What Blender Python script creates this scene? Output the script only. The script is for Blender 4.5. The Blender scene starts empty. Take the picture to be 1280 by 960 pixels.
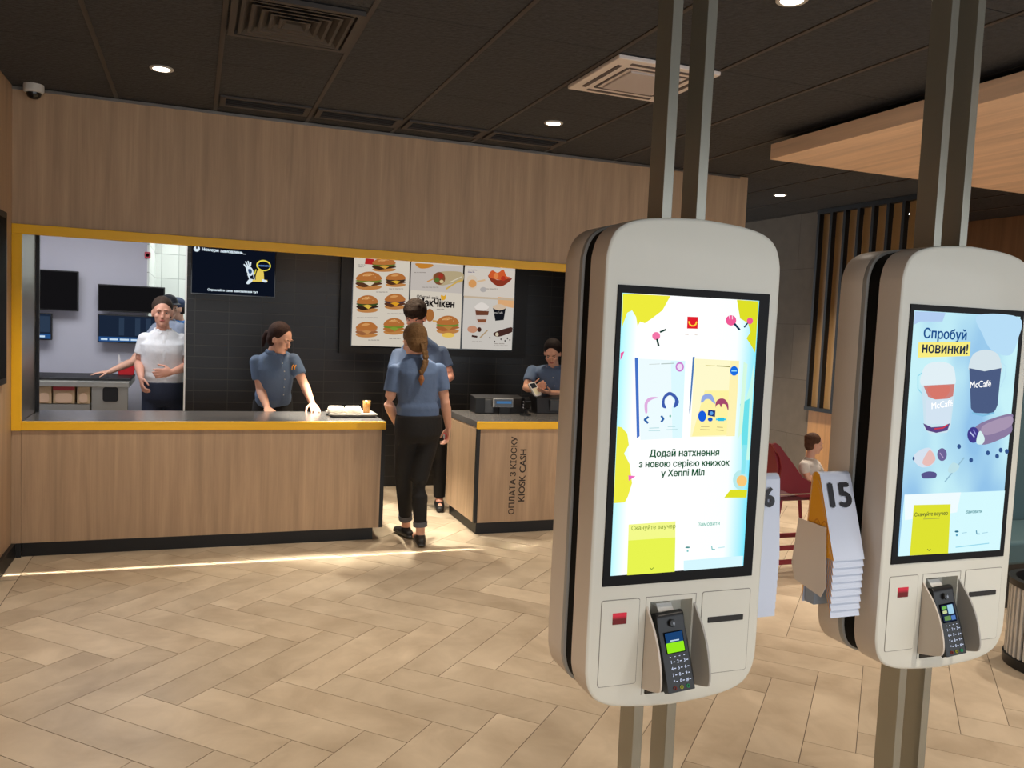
import bpy, bmesh, math, random
from mathutils import Vector, Matrix, Euler
random.seed(7)
PI = math.pi
SC = bpy.context.scene
COL = SC.collection
# ---------------------------------------------------------------- camera model (1280x960 frame)
FPX = 1047.5
CAMH = 1.70
MR = Matrix(((0.9347456838, -0.3525725258, 0.0440808421),
             (0.0166909025, -0.0803533810, -0.9966266843),
             (0.3549252320, 0.9323282406, -0.0692252224)))
CAMP = Vector((0, 0, CAMH))
def ray(px, py):
    return MR.transposed() @ Vector(((px-640)/FPX, (py-480)/FPX, 1))
def PY(px, py, Y):
    d = ray(px, py); return CAMP + d*(Y/d.y)
def PX(px, py, X):
    d = ray(px, py); return CAMP + d*(X/d.x)
def PZ(px, py, Z):
    d = ray(px, py); return CAMP + d*((Z-CAMH)/d.z)
cam = bpy.data.cameras.new('camera'); co = bpy.data.objects.new('camera', cam); COL.objects.link(co)
cam.sensor_fit = 'HORIZONTAL'; cam.sensor_width = 36; cam.lens = 36*FPX/1280
rt, dn, fw = MR[0], MR[1], MR[2]
m = Matrix(((rt.x, -dn.x, -fw.x, 0), (rt.y, -dn.y, -fw.y, 0), (rt.z, -dn.z, -fw.z, CAMH), (0, 0, 0, 1)))
co.matrix_world = m
cam.clip_start = 0.05
SC.camera = co
SC.view_settings.view_transform = 'Standard'; SC.view_settings.look = 'None'
SC.view_settings.gamma = 1; SC.view_settings.use_curve_mapping = False
SC.view_settings.exposure = 0.0

# ---------------------------------------------------------------- materials
def lin(c):
    out = []
    for v in c[:3]:
        v = v/255.0
        out.append(v/12.92 if v <= 0.04045 else ((v+0.055)/1.055)**2.4)
    return tuple(out)+(1.0,)
MATS = {}
def mat(name, rgb, rough=0.6, metal=0.0, spec=0.5, bump=0.0, bscale=60, var=0.0, vscale=8, coat=0.0, trans=0.0):
    if name in MATS: return MATS[name]
    m = bpy.data.materials.new(name); m.use_nodes = True
    nt = m.node_tree; b = nt.nodes['Principled BSDF']
    b.inputs['Base Color'].default_value = lin(rgb)
    b.inputs['Roughness'].default_value = rough
    b.inputs['Metallic'].default_value = metal
    b.inputs['Specular IOR Level'].default_value = spec
    b.inputs['Coat Weight'].default_value = coat
    b.inputs['Transmission Weight'].default_value = trans
    tc = nt.nodes.new('ShaderNodeTexCoord')
    if bump:
        n = nt.nodes.new('ShaderNodeTexNoise'); n.inputs['Scale'].default_value = bscale; n.inputs['Detail'].default_value = 3
        nt.links.new(tc.outputs['Object'], n.inputs['Vector'])
        bp = nt.nodes.new('ShaderNodeBump'); bp.inputs['Strength'].default_value = bump; bp.inputs['Distance'].default_value = 0.01
        nt.links.new(n.outputs['Fac'], bp.inputs['Height']); nt.links.new(bp.outputs['Normal'], b.inputs['Normal'])
    n2 = nt.nodes.new('ShaderNodeTexNoise'); n2.inputs['Scale'].default_value = vscale; n2.inputs['Detail'].default_value = 4
    nt.links.new(tc.outputs['Object'], n2.inputs['Vector'])
    mx = nt.nodes.new('ShaderNodeMix'); mx.data_type = 'RGBA'
    v = max(var, 0.02)
    mx.inputs[6].default_value = tuple(c*(1-v) for c in lin(rgb)[:3])+(1,)
    mx.inputs[7].default_value = tuple(min(1, c*(1+v)) for c in lin(rgb)[:3])+(1,)
    nt.links.new(n2.outputs['Fac'], mx.inputs[0]); nt.links.new(mx.outputs[2], b.inputs['Base Color'])
    MATS[name] = m
    return m
def emit(name, rgb, s=1.0):
    if name in MATS: return MATS[name]
    m = bpy.data.materials.new(name); m.use_nodes = True; nt = m.node_tree
    nt.nodes.remove(nt.nodes['Principled BSDF'])
    e = nt.nodes.new('ShaderNodeEmission'); e.inputs[0].default_value = lin(rgb); e.inputs[1].default_value = s
    nt.links.new(e.outputs[0], nt.nodes['Material Output'].inputs[0])
    MATS[name] = m
    return m
def E(rgb, s=1.0): return emit('glow_%02x%02x%02x_%d' % (rgb[0], rgb[1], rgb[2], int(s*100)), rgb, s)
def wood(name, rgb, axis='Z', scale=1.0, contrast=0.16, rough=0.45):
    m = bpy.data.materials.new(name); m.use_nodes = True; nt = m.node_tree; b = nt.nodes['Principled BSDF']
    b.inputs['Roughness'].default_value = rough
    tc = nt.nodes.new('ShaderNodeTexCoord'); mp = nt.nodes.new('ShaderNodeMapping')
    s = {'Z': (9, 9, 0.55), 'Y': (9, 0.55, 9), 'X': (0.55, 9, 9)}[axis]
    mp.inputs['Scale'].default_value = tuple(v*scale for v in s)
    nt.links.new(tc.outputs['Object'], mp.inputs['Vector'])
    n = nt.nodes.new('ShaderNodeTexNoise'); n.inputs['Scale'].default_value = 1.6; n.inputs['Detail'].default_value = 7; n.inputs['Roughness'].default_value = 0.62; n.inputs['Distortion'].default_value = 0.4
    nt.links.new(mp.outputs[0], n.inputs['Vector'])
    mp2 = nt.nodes.new('ShaderNodeMapping'); s2 = {'Z': (110, 110, 2.0), 'Y': (110, 2.0, 110), 'X': (2.0, 110, 110)}[axis]
    mp2.inputs['Scale'].default_value = s2; nt.links.new(tc.outputs['Object'], mp2.inputs['Vector'])
    n2 = nt.nodes.new('ShaderNodeTexNoise'); n2.inputs['Scale'].default_value = 1.0; n2.inputs['Detail'].default_value = 3
    nt.links.new(mp2.outputs[0], n2.inputs['Vector'])
    r = nt.nodes.new('ShaderNodeValToRGB'); c = lin(rgb)
    r.color_ramp.elements[0].position = 0.3; r.color_ramp.elements[1].position = 0.7
    r.color_ramp.elements[0].color = tuple(v*(1-contrast*1.3) for v in c[:3])+(1,)
    r.color_ramp.elements[1].color = tuple(min(1, v*(1+contrast)) for v in c[:3])+(1,)
    nt.links.new(n.outputs['Fac'], r.inputs[0])
    mx = nt.nodes.new('ShaderNodeMix'); mx.data_type = 'RGBA'; mx.blend_type = 'MULTIPLY'; mx.inputs[0].default_value = 0.2
    r2 = nt.nodes.new('ShaderNodeValToRGB'); r2.color_ramp.elements[0].position = 0.35; r2.color_ramp.elements[1].position = 0.6
    r2.color_ramp.elements[0].color = (0.72, 0.68, 0.64, 1); r2.color_ramp.elements[1].color = (1, 1, 1, 1)
    nt.links.new(n2.outputs['Fac'], r2.inputs[0]); nt.links.new(r.outputs[0], mx.inputs[6]); nt.links.new(r2.outputs[0], mx.inputs[7])
    nt.links.new(mx.outputs[2], b.inputs['Base Color'])
    return m
# ---------------------------------------------------------------- mesh builder
class MB:
    def __init__(s): s.v = []; s.f = []; s.mi = []
    def add(s, vs, fs, mi=0):
        o = len(s.v); s.v += [tuple(v) for v in vs]
        for f in fs: s.f.append(tuple(i+o for i in f)); s.mi.append(mi)
        return s
    def box(s, x0, x1, y0, y1, z0, z1, mi=0, M=None):
        vs = [Vector((x, y, z)) for z in (z0, z1) for y in (y0, y1) for x in (x0, x1)]
        if M: vs = [M @ v for v in vs]
        return s.add(vs, [(0, 2, 3, 1), (4, 5, 7, 6), (0, 1, 5, 4), (2, 6, 7, 3), (0, 4, 6, 2), (1, 3, 7, 5)], mi)
    def prism(s, pts, a0, a1, axis='Y', mi=0, M=None):
        """pts 2D outline; extruded along axis from a0 to a1 (Y: pts=(x,z); X: pts=(y,z); Z: pts=(x,y))"""
        def mk(p, a):
            v = Vector({'Y': (p[0], a, p[1]), 'X': (a, p[0], p[1]), 'Z': (p[0], p[1], a)}[axis])
            return M @ v if M else v
        n = len(pts)
        vs = [mk(p, a0) for p in pts]+[mk(p, a1) for p in pts]
        fs = [tuple(range(n)), tuple(range(2*n-1, n-1, -1))]+[(i, i+n, (i+1) % n+n, (i+1) % n) for i in range(n)]
        return s.add(vs, fs, mi)
    def poly(s, pts, mi=0): return s.add(pts, [tuple(range(len(pts)))], mi)
    def rings(s, rings, mi=0, cap=True, closed=True):
        n = len(rings[0]); vs = [v for r in rings for v in r]; fs = []
        for k in range(len(rings)-1):
            for i in range(n if closed else n-1):
                j = (i+1) % n
                fs.append((k*n+i, k*n+j, (k+1)*n+j, (k+1)*n+i))
        if cap:
            fs.append(tuple(range(n-1, -1, -1))); fs.append(tuple((len(rings)-1)*n+i for i in range(n)))
        return s.add(vs, fs, mi)
    def lathe(s, prof, c=(0, 0, 0), n=24, mi=0, M=None, cap=True):
        R = []
        for r, z in prof:
            ring = [Vector((c[0]+r*math.cos(2*PI*i/n), c[1]+r*math.sin(2*PI*i/n), c[2]+z)) for i in range(n)]
            if M: ring = [M @ v for v in ring]
            R.append(ring)
        return s.rings(R, mi, cap)
    def ell(s, c, r, mi=0, M=None, n=16, m=10):
        c = Vector(c); R = []
        for k in range(m+1):
            t = -PI/2+PI*k/m; t = max(-PI/2+0.02, min(PI/2-0.02, t))
            ring = [Vector((r[0]*math.cos(t)*math.cos(2*PI*i/n), r[1]*math.cos(t)*math.sin(2*PI*i/n), r[2]*math.sin(t))) for i in range(n)]
            R.append([c+(M @ v if M else v) for v in ring])
        return s.rings(R, mi)
    def tube(s, pts, rad, hint=(0, 0, 1), mi=0, n=12, flat=1.0, rounded=True):
        """tube through pts, rad list; flat = factor of radius across the hint direction"""
        pts = [Vector(p) for p in pts]
        if not isinstance(rad, (list, tuple)): rad = [rad]*len(pts)
        if not isinstance(flat, (list, tuple)): flat = [flat]*len(pts)
        st = []
        for i, p in enumerate(pts):
            a = pts[max(0, i-1)]; b = pts[min(len(pts)-1, i+1)]
            st.append((p, (b-a).normalized(), rad[i], flat[i]))
        if rounded:
            p, d, r, f = st[0]; e = []
            for q in (80, 55, 28): e.append((p-d*r*math.sin(math.radians(q)), d, r*math.cos(math.radians(q)), f))
            p2, d2, r2, f2 = st[-1]; g = []
            for q in (28, 55, 80): g.append((p2+d2*r2*math.sin(math.radians(q)), d2, r2*math.cos(math.radians(q)), f2))
            st = e+st+g
        R = []; h = Vector(hint)
        for p, d, r, f in st:
            u = d.cross(h)
            if u.length < 1e-3: u = d.cross(Vector((1, 0.1, 0.05)))
            u.normalize(); w = u.cross(d).normalized()
            R.append([p+u*r*math.cos(2*PI*i/n)+w*r*f*math.sin(2*PI*i/n) for i in range(n)])
        return s.rings(R, mi)
    def text(s, body, c, width=None, size=0.1, mi=0, bold=0.0, M=None, align='CENTER', lines=1.0, cond=1.0, lift=0.0):
        """text standing upright facing -Y, centred (or left-aligned) on c; M: extra rotation about c"""
        cu = bpy.data.curves.new('t', 'FONT'); cu.body = body; cu.size = 1; cu.align_x = align; cu.align_y = 'CENTER'
        cu.space_line = lines; cu.resolution_u = 3
        o = bpy.data.objects.new('t', cu); COL.objects.link(o)
        dg = bpy.context.evaluated_depsgraph_get(); dg.update()
        cc = o.evaluated_get(dg).to_curve(dg); loops = []
        for sp in cc.splines:
            pts = []; bp = list(sp.bezier_points)
            for i, p0 in enumerate(bp):
                p1 = bp[(i+1) % len(bp)]; straight = (p0.handle_right-p0.co).length < 1e-6 and (p1.handle_left-p1.co).length < 1e-6
                flatc = abs((p0.handle_right-p0.co).cross(p1.co-p0.co).z)+abs((p1.handle_left-p0.co).cross(p1.co-p0.co).z) < 1e-6
                n_ = 1 if (straight or flatc) else 4
                for q_ in range(n_):
                    t = q_/n_; u = 1-t
                    v = p0.co*u**3+p0.handle_right*3*u*u*t+p1.handle_left*3*u*t*t+p1.co*t**3
                    pts.append(Vector((v.x, v.y, 0)))
            ar = sum(pts[i].x*pts[(i+1) % len(pts)].y-pts[(i+1) % len(pts)].x*pts[i].y for i in range(len(pts)))/2
            if len(pts) > 2 and abs(ar) > 1e-7: loops.append((ar, pts))
        o.to_curve_clear(); bpy.data.objects.remove(o); bpy.data.curves.remove(cu)
        vs = []; fcs = []
        if loops:
            sgn = math.copysign(1, max(loops, key=lambda l: abs(l[0]))[0])
            def inside(p, poly):
                c_ = False
                for i in range(len(poly)):
                    a_, b_ = poly[i-1], poly[i]
                    if (a_.y > p.y) != (b_.y > p.y) and p.x < (b_.x-a_.x)*(p.y-a_.y)/(b_.y-a_.y)+a_.x: c_ = not c_
                return c_
            for ar, pts in loops:
                if ar*sgn < 0 and any(a3*sgn > 0 and inside(pts[0], p3) for a3, p3 in loops): continue
                polys = [pts]+([h for a2, h in loops if a2*sgn < 0 and inside(h[0], pts)] if ar*sgn > 0 else [])
                base = len(vs); vs += [v for pl_ in polys for v in pl_]
                for tri in __import__('mathutils').geometry.tessellate_polygon(polys): fcs.append(tuple(base+i for i in tri))
            x0 = min(v.x for v in vs); x1 = max(v.x for v in vs); k = size
            if width: k = width/(x1-x0)/cond
            out = []
            for v in vs:
                p = Vector((v.x*k*cond, -lift, v.y*k))
                if M: p = M @ p
                out.append(Vector(c)+p)
            bs = [(0, 0)] if not bold else [(0, 0), (bold, 0), (-bold, 0), (0, bold*.6), (0, -bold*.6)]
            for q_, (bx_, bz_) in enumerate(bs):
                off = Vector((bx_*k*cond, -q_*.00001, bz_*k))
                if M: off = M @ off
                s.add([v+off for v in out], fcs, mi)
        return s
    def build(s, name, mats, parent=None, smooth=False, bevel=0.0, seg=2, sharp=35):
        me = bpy.data.meshes.new(name); me.from_pydata(s.v, [], s.f)
        if not isinstance(mats, (list, tuple)): mats = [mats]
        for m in mats: me.materials.append(m)
        me.polygons.foreach_set('material_index', s.mi)
        me.validate()
        bm = bmesh.new(); bm.from_mesh(me)
        if not getattr(s, 'keep', False): bmesh.ops.recalc_face_normals(bm, faces=bm.faces)
        bm.to_mesh(me); bm.free()
        if smooth:
            me.polygons.foreach_set('use_smooth', [True]*len(me.polygons)); me.set_sharp_from_angle(angle=math.radians(sharp))
        me.update()
        o = bpy.data.objects.new(name, me); COL.objects.link(o)
        if bevel:
            b = o.modifiers.new('bevel', 'BEVEL'); b.width = bevel; b.segments = seg; b.limit_method = 'ANGLE'; b.angle_limit = math.radians(40)
            me.polygons.foreach_set('use_smooth', [True]*len(me.polygons)); me.set_sharp_from_angle(angle=math.radians(30)); b.harden_normals = True
        if parent: setp(o, parent)
        return o
def setp(o, parent):
    o.parent = parent
    o.matrix_parent_inverse = abs_loc(parent).inverted()
def abs_loc(o):
    m = o.matrix_basis.copy()
    return m if not o.parent else abs_loc(o.parent) @ o.matrix_parent_inverse @ m
def tag(o, label=None, cat=None, group=None, kind=None):
    if label: o['label'] = label
    if cat: o['category'] = cat
    if group: o['group'] = group
    if kind: o['kind'] = kind
    return o
def empty(name, loc, label, cat, group=None):
    o = bpy.data.objects.new(name, None); COL.objects.link(o); o.location = loc; o.empty_display_size = 0.1
    return tag(o, label, cat, group)
def struct(o, label=None): o['kind'] = 'structure'; return tag(o, label) if label else o
def copy_tree(o, parent=None):
    c = o.copy(); COL.objects.link(c)
    if parent: c.parent = parent
    for ch in list(o.children): copy_tree(ch, c)
    return c
def catmull(pts, k=6, closed=True):
    n = len(pts); out = []
    for i in range(n if closed else n-1):
        P = [pts[(i+j-1) % n] if closed else pts[max(0, min(n-1, i+j-1))] for j in range(4)]
        for q in range(k):
            t = q/k
            out.append(tuple(0.5*((2*P[1][d])+(-P[0][d]+P[2][d])*t+(2*P[0][d]-5*P[1][d]+4*P[2][d]-P[3][d])*t*t+(-P[0][d]+3*P[1][d]-3*P[2][d]+P[3][d])*t**3) for d in range(len(pts[0]))))
    if not closed: out.append(tuple(pts[-1]))
    return out
def rrect(x0, x1, z0, z1, r, n=5):
    out = []
    for cx, cz, a in ((x1-r, z1-r, 0), (x0+r, z1-r, 90), (x0+r, z0+r, 180), (x1-r, z0+r, 270)):
        for k in range(n+1):
            t = math.radians(a+90*k/n); out.append((cx+r*math.cos(t), cz+r*math.sin(t)))
    return out
# shared materials
oak = wood('oak_laminate', (186, 157, 126), 'Z')
oak_h = wood('oak_laminate_horizontal', (205, 160, 118), 'X', 0.8)
oak_dk = wood('walnut_tinted_laminate', (150, 112, 80), 'Z')
black = mat('black_laminate', (16, 16, 17), 0.5)
blackgl = mat('black_gloss', (8, 9, 11), 0.12, spec=0.6)
yellow = mat('yellow_edge_band', (255, 196, 24), 0.4)
steel = mat('brushed_steel', (150, 146, 140), 0.32, metal=0.9, bump=0.02, bscale=200)
steel_dk = mat('dark_steel', (90, 86, 80), 0.35, metal=0.85)
bezel_black = mat('bezel_black', (14, 15, 18), .4, spec=.15)
topgrey = mat('grey_worktop', (95, 93, 92), 0.22, var=0.06, vscale=30)
white_pl = mat('white_plastic', (225, 224, 220), 0.35)
# ================================================================ ROOM SHELL
CZ = 3.10; YW = 6.32; XL = -1.125
# floor: herringbone tiles as bevelled islands above a grout bed
def floor_mat():
    m = bpy.data.materials.new('beige_stone_tile'); m.use_nodes = True; nt = m.node_tree; b = nt.nodes['Principled BSDF']
    b.inputs['Roughness'].default_value = 0.34; b.inputs['Specular IOR Level'].default_value = 0.4
    g = nt.nodes.new('ShaderNodeNewGeometry'); tc = nt.nodes.new('ShaderNodeTexCoord')
    n = nt.nodes.new('ShaderNodeTexNoise'); n.noise_dimensions = '4D'; n.inputs['Scale'].default_value = 3.2; n.inputs['Detail'].default_value = 6; n.inputs['Roughness'].default_value = 0.55; n.inputs['Distortion'].default_value = 0.6
    ml = nt.nodes.new('ShaderNodeMath'); ml.operation = 'MULTIPLY'; ml.inputs[1].default_value = 40
    nt.links.new(g.outputs['Random Per Island'], ml.inputs[0]); nt.links.new(ml.outputs[0], n.inputs['W']); nt.links.new(tc.outputs['Object'], n.inputs['Vector'])
    r = nt.nodes.new('ShaderNodeValToRGB'); r.color_ramp.elements[0].position = 0.32; r.color_ramp.elements[1].position = 0.68
    r.color_ramp.elements[0].color = lin((172, 154, 130)); r.color_ramp.elements[1].color = lin((206, 189, 164))
    nt.links.new(n.outputs['Fac'], r.inputs[0])
    hs = nt.nodes.new('ShaderNodeHueSaturation'); mr = nt.nodes.new('ShaderNodeMapRange'); mr.inputs[3].default_value = 0.90; mr.inputs[4].default_value = 1.06
    nt.links.new(g.outputs['Random Per Island'], mr.inputs[0]); nt.links.new(mr.outputs[0], hs.inputs['Value']); nt.links.new(r.outputs[0], hs.inputs['Color'])
    nt.links.new(hs.outputs[0], b.inputs['Base Color'])
    n3 = nt.nodes.new('ShaderNodeTexNoise'); n3.inputs['Scale'].default_value = 5; nt.links.new(tc.outputs['Object'], n3.inputs['Vector'])
    m3 = nt.nodes.new('ShaderNodeMapRange'); m3.inputs[3].default_value = 0.3; m3.inputs[4].default_value = 0.48; nt.links.new(n3.outputs['Fac'], m3.inputs[0]); nt.links.new(m3.outputs[0], b.inputs['Roughness'])
    return m
fl = MB(); w = 0.1462; Lp = 4*w; p = 2*w; x0, y0 = 0.978, 3.925; gr = 0.0016
def tile(c, dirv, sidev):
    # c start corner, dirv long, sidev short; inset by grout
    a = Vector(c); d = Vector(dirv); s_ = Vector(sidev); du = d.normalized()*gr; su = s_.normalized()*gr
    q = [a+du+su, a+d-du+su, a+d+s_-du-su, a+s_+du-su]
    cx = sum((v.x for v in q))/4; cy = sum((v.y for v in q))/4
    if not (-1.6 < cx < 8.6 and -2.2 < cy < 11.9): return
    if max(v.x for v in q) > 1e9: return
    cl = []
    for i in range(4):
        a_, b_ = q[i], q[(i+1) % 4]; ia, ib = a_.x >= -.998, b_.x >= -.998
        if ia: cl.append(a_)
        if ia != ib: cl.append(a_+(b_-a_)*((-.998-a_.x)/(b_.x-a_.x)))
    n_ = len(cl)
    if n_ < 3: return
    if s_.x*d.y-s_.y*d.x > 0: cl = cl[::-1]
    fl.add([(v.x, v.y, 0.0) for v in cl]+[(v.x, v.y, -0.004) for v in cl], [tuple(range(n_))]+[(i, i+n_, (i+1) % n_+n_, (i+1) % n_) for i in range(n_)], 0)
for j in range(-7, 8):
    yb = y0+2*Lp*j
    for i in range(-14, 34):
        xb = x0+i*p
        tile((xb, yb, 0), (Lp, Lp, 0), (w, -w, 0))
        tile((xb, yb, 0), (Lp, -Lp, 0), (-w, -w, 0))
for k in range(-2, 12):   # straight border tiles along the left wall and beyond
    fl.add([(-1.125, k*0.83+.003, 0), (-1.002, k*0.83+.003, 0), (-1.002, k*.83+.827, 0), (-1.125, k*.83+.827, 0)], [(0, 1, 2, 3)], 0)
fl.add([(-2.7, -2.4, -0.002), (9, -2.4, -0.002), (9, 12, -0.002), (-2.7, 12, -0.002)], [(0, 1, 2, 3)], 1)
fl.keep = True
grout = mat('grout', (92, 78, 66), 0.8)
struct(fl.build('floor', [floor_mat(), grout]))
# ceiling: dark wood-wool panels with T-grid
cm = mat('dark_woodwool_panel', (56, 57, 60), 0.92, bump=1.0, bscale=45, var=0.55, vscale=38)
grid = mat('brown_grey_ceiling_grid', (58, 52, 48), 0.5)
cb = MB()
gx = [0.107+0.622*k for k in range(-5, 15)]
gy = [3.9+1.22*k for k in range(-6, 7)]
for i in range(len(gx)-1):
    for k in range(len(gy)-1):
        hx, hy = gx[i], gy[k]
        cb.box(hx+.012, gx[i+1]-.012, hy+.003, gy[k+1]-.003, CZ+.004, CZ+.02, 0)
for x in gx: cb.box(x-.012, x+.012, gy[0], gy[-1], CZ-.001, CZ+.02, 1)
cb.box(gx[0], gx[-1], gy[0], gy[-1], CZ+.02, CZ+.03, 2)
struct(cb.build('ceiling', [cm, grid, black]))
# left wall (wood) with skirting
struct(MB().box(XL-.1, XL, -2.0, YW, 0, CZ).build('wall_left', oak))
struct(MB().box(XL, XL+.025, -2.0, YW, 0.001, .1).build('baseboard_left', black, bevel=.002))
# header wall above the serving opening, full end column behind the kiosks
XR = 4.552
hb = MB(); hb.box(XL-.1, XR, YW, YW+.55, 2.222, CZ-.001)
hb.box(4.05, XR, YW, YW+.55, 0, 2.222)
struct(hb.build('wall_back', oak))
struct(MB().box(XL, XR-.09, YW-.012, YW, CZ-.022, CZ-.004).build('trim_1', steel))
hs = MB(); hs.box(XL+.06, 4.05, YW+.02, YW+.55, 2.196, 2.222)
struct(hs.build('trim_2', steel_dk))
# yellow frame round the opening
yf = MB(); yf.box(XL, 4.05, YW-.014, YW+.02, 2.158, 2.222); yf.box(XL, XL+.058, YW-.014, YW+.02, .862, 2.158)
yf.box(3.99, 4.05, YW-.014, YW+.02, .862, 2.158)
struct(yf.build('trim_3', yellow, bevel=.003))
struct(MB().box(XL+.001, XL+.057, YW, YW+.019, .1, .861).build('trim_6', oak))
struct(MB().box(XL+.026, XL+.057, YW+.002, YW+.019, .001, .099).build('baseboard_corner', black))
# stainless jamb at the left of the opening
jb = MB(); jb.box(XL-.1, XL+.055, YW+.02, 6.87, 0, 2.222)
struct(jb.build('wall_jamb', steel, bevel=.002))
struct(MB().box(XL-.08, XL+.075, 6.87, 6.90, .0, 2.222).build('trim_4', black))
# black tiled wall behind the counter
def tilewall(name, rgb, grgb, bw, bh, rough, off=0.0, mort=.004):
    m = bpy.data.materials.new(name); m.use_nodes = True; nt = m.node_tree; b = nt.nodes['Principled BSDF']
    b.inputs['Roughness'].default_value = rough
    tc = nt.nodes.new('ShaderNodeTexCoord'); sp = nt.nodes.new('ShaderNodeSeparateXYZ'); cb_ = nt.nodes.new('ShaderNodeCombineXYZ')
    nt.links.new(tc.outputs['Object'], sp.inputs[0]); nt.links.new(sp.outputs['X'], cb_.inputs[0]); nt.links.new(sp.outputs['Z'], cb_.inputs[1])
    br = nt.nodes.new('ShaderNodeTexBrick'); br.offset = off; br.inputs['Scale'].default_value = 1; br.inputs['Brick Width'].default_value = bw; br.inputs['Row Height'].default_value = bh
    br.inputs['Mortar Size'].default_value = mort; br.inputs['Mortar Smooth'].default_value = .1
    br.inputs['Color1'].default_value = lin(rgb); br.inputs['Color2'].default_value = lin(tuple(min(255, c*1.12) for c in rgb)); br.inputs['Mortar'].default_value = lin(grgb)
    nt.links.new(cb_.outputs[0], br.inputs['Vector']); nt.links.new(br.outputs['Color'], b.inputs['Base Color'])
    bp = nt.nodes.new('ShaderNodeBump'); bp.invert = True; bp.inputs['Strength'].default_value = .4; bp.inputs['Distance'].default_value = .003
    nt.links.new(br.outputs['Fac'], bp.inputs['Height']); nt.links.new(bp.outputs[0], b.inputs['Normal'])
    return m
btile = tilewall('black_wall_tile', (23, 23, 24), (50, 48, 45), .3, .107, .35)
wtile = tilewall('white_wall_tile', (222, 226, 222), (180, 185, 182), .2, .3, .2)
YB = 8.38
struct(MB().box(-.075, 4.55, YB, YB+.09, 0, 2.85).build('wall_service', btile))
struct(MB().box(-.09, -.075, YB-.004, YB+.09, 0, 2.85).build('trim_5', mat('white_edge', (235, 235, 232), .4)))
struct(MB().box(4.45, 4.55, YW+.551, YB-.001, 0, 2.85).build('wall_service_right', btile))
# kitchen room
lil = mat('pale_lilac_wall', (205, 204, 216), 0.6, var=.02)
struct(MB().box(-2.7, -.475, 9.9, 10.0, 0, 2.85).build('wall_kitchen', lil))
struct(MB().box(-.475, .9, 11.4, 11.5, 0, 2.85).build('wall_kitchen_far', wtile))
struct(MB().box(-.49, -.47, 9.88, 11.4, 0, 2.85).build('wall_kitchen_side', wtile))
struct(MB().box(-2.8, -2.7, 6.9, 10.0, 0, 2.85).build('wall_kitchen_left', lil))
struct(MB().box(.9, 1.0, YB+.12, 11.5, 0, 2.85).build('wall_kitchen_right', wtile))
struct(MB().box(-2.8, -1.225, 6.8, 6.9, 0, 2.85).build('wall_kitchen_front', lil))
struct(MB().box(-2.8, 4.55, YW+.551, 11.5, 2.851, 2.95).build('ceiling_kitchen', mat('white_ceiling', (215, 215, 215), .8)))
# right-hand dining area
conc = bpy.data.materials.new('grey_concrete'); conc.use_nodes = True
nt = conc.node_tree; b = nt.nodes['Principled BSDF']; b.inputs['Roughness'].default_value = .8
tc = nt.nodes.new('ShaderNodeTexCoord'); sp = nt.nodes.new('ShaderNodeSeparateXYZ'); cbn = nt.nodes.new('ShaderNodeCombineXYZ')
nt.links.new(tc.outputs['Object'], sp.inputs[0]); nt.links.new(sp.outputs['Y'], cbn.inputs[0]); nt.links.new(sp.outputs['Z'], cbn.inputs[1])
br = nt.nodes.new('ShaderNodeTexBrick'); br.inputs['Scale'].default_value = 1; br.inputs['Brick Width'].default_value = 1.2; br.inputs['Row Height'].default_value = .62; br.inputs['Mortar Size'].default_value = .003
br.inputs['Color1'].default_value = lin((128, 118, 106)); br.inputs['Color2'].default_value = lin((118, 109, 98)); br.inputs['Mortar'].default_value = lin((92, 85, 77)); nt.links.new(cbn.outputs[0], br.inputs['Vector'])
ns = nt.nodes.new('ShaderNodeTexNoise'); ns.inputs['Scale'].default_value = 9; ns.inputs['Detail'].default_value = 6; nt.links.new(tc.outputs['Object'], ns.inputs['Vector'])
mx = nt.nodes.new('ShaderNodeMix'); mx.data_type = 'RGBA'; mx.blend_type = 'MULTIPLY'; mx.inputs[0].default_value = .5
rr = nt.nodes.new('ShaderNodeValToRGB'); rr.color_ramp.elements[0].position = .3; rr.color_ramp.elements[1].position = .7; rr.color_ramp.elements[0].color = (.75, .75, .75, 1)
nt.links.new(ns.outputs['Fac'], rr.inputs[0]); nt.links.new(br.outputs['Color'], mx.inputs[6]); nt.links.new(rr.outputs[0], mx.inputs[7]); nt.links.new(mx.outputs[2], b.inputs['Base Color'])
struct(MB().box(6.36, 6.5, 7.46, 11.9, 0, CZ).build('wall_right', conc))
# low wood wall under the fins
struct(MB().box(6.36, 6.5, 4.2, 7.46, 0, .92).build('wall_low', wood('honey_laminate', (200, 150, 95), 'Z')))
struct(MB().box(6.5, 8.15, 7.46, 7.56, 0, CZ).build('wall_alcove', wood('tan_laminate', (190, 150, 105), 'Z')))
struct(MB().box(8.15, 8.25, -2.0, 7.56, 0, CZ).build('wall_far_right', oak_dk))
struct(MB().box(5.0, 6.36, 11.8, 11.9, 0, CZ).build('wall_far', conc))
# fin screen: black vertical fins and bronze panels between them
fs = empty('fin_screen', (6.36, 6.8, .92), 'screen of black upright fins with gold panels between, along the grey side wall', 'screen')
mbp = MB(); fr = MB()
MB().box(6.30, 6.40, 5.62, 7.47, CZ-.05, CZ-.005).build('top_rail', black, fs); MB().box(6.30, 6.40, 5.62, 7.47, .921, .96).build('bottom_rail', black, fs)
bronze = mat('gold_bronze_panel', (172, 140, 96), 0.4)
for k in range(10):
    y = 7.44-.195*k
    f = MB().box(6.30, 6.355, y-.018, y+.018, .96, CZ-.05); f.build('fin', black, fs)
    if k < 9: MB().box(6.36, 6.375, y-.177, y-.018, .96, CZ-.05).build('panel', bronze, fs)
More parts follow.
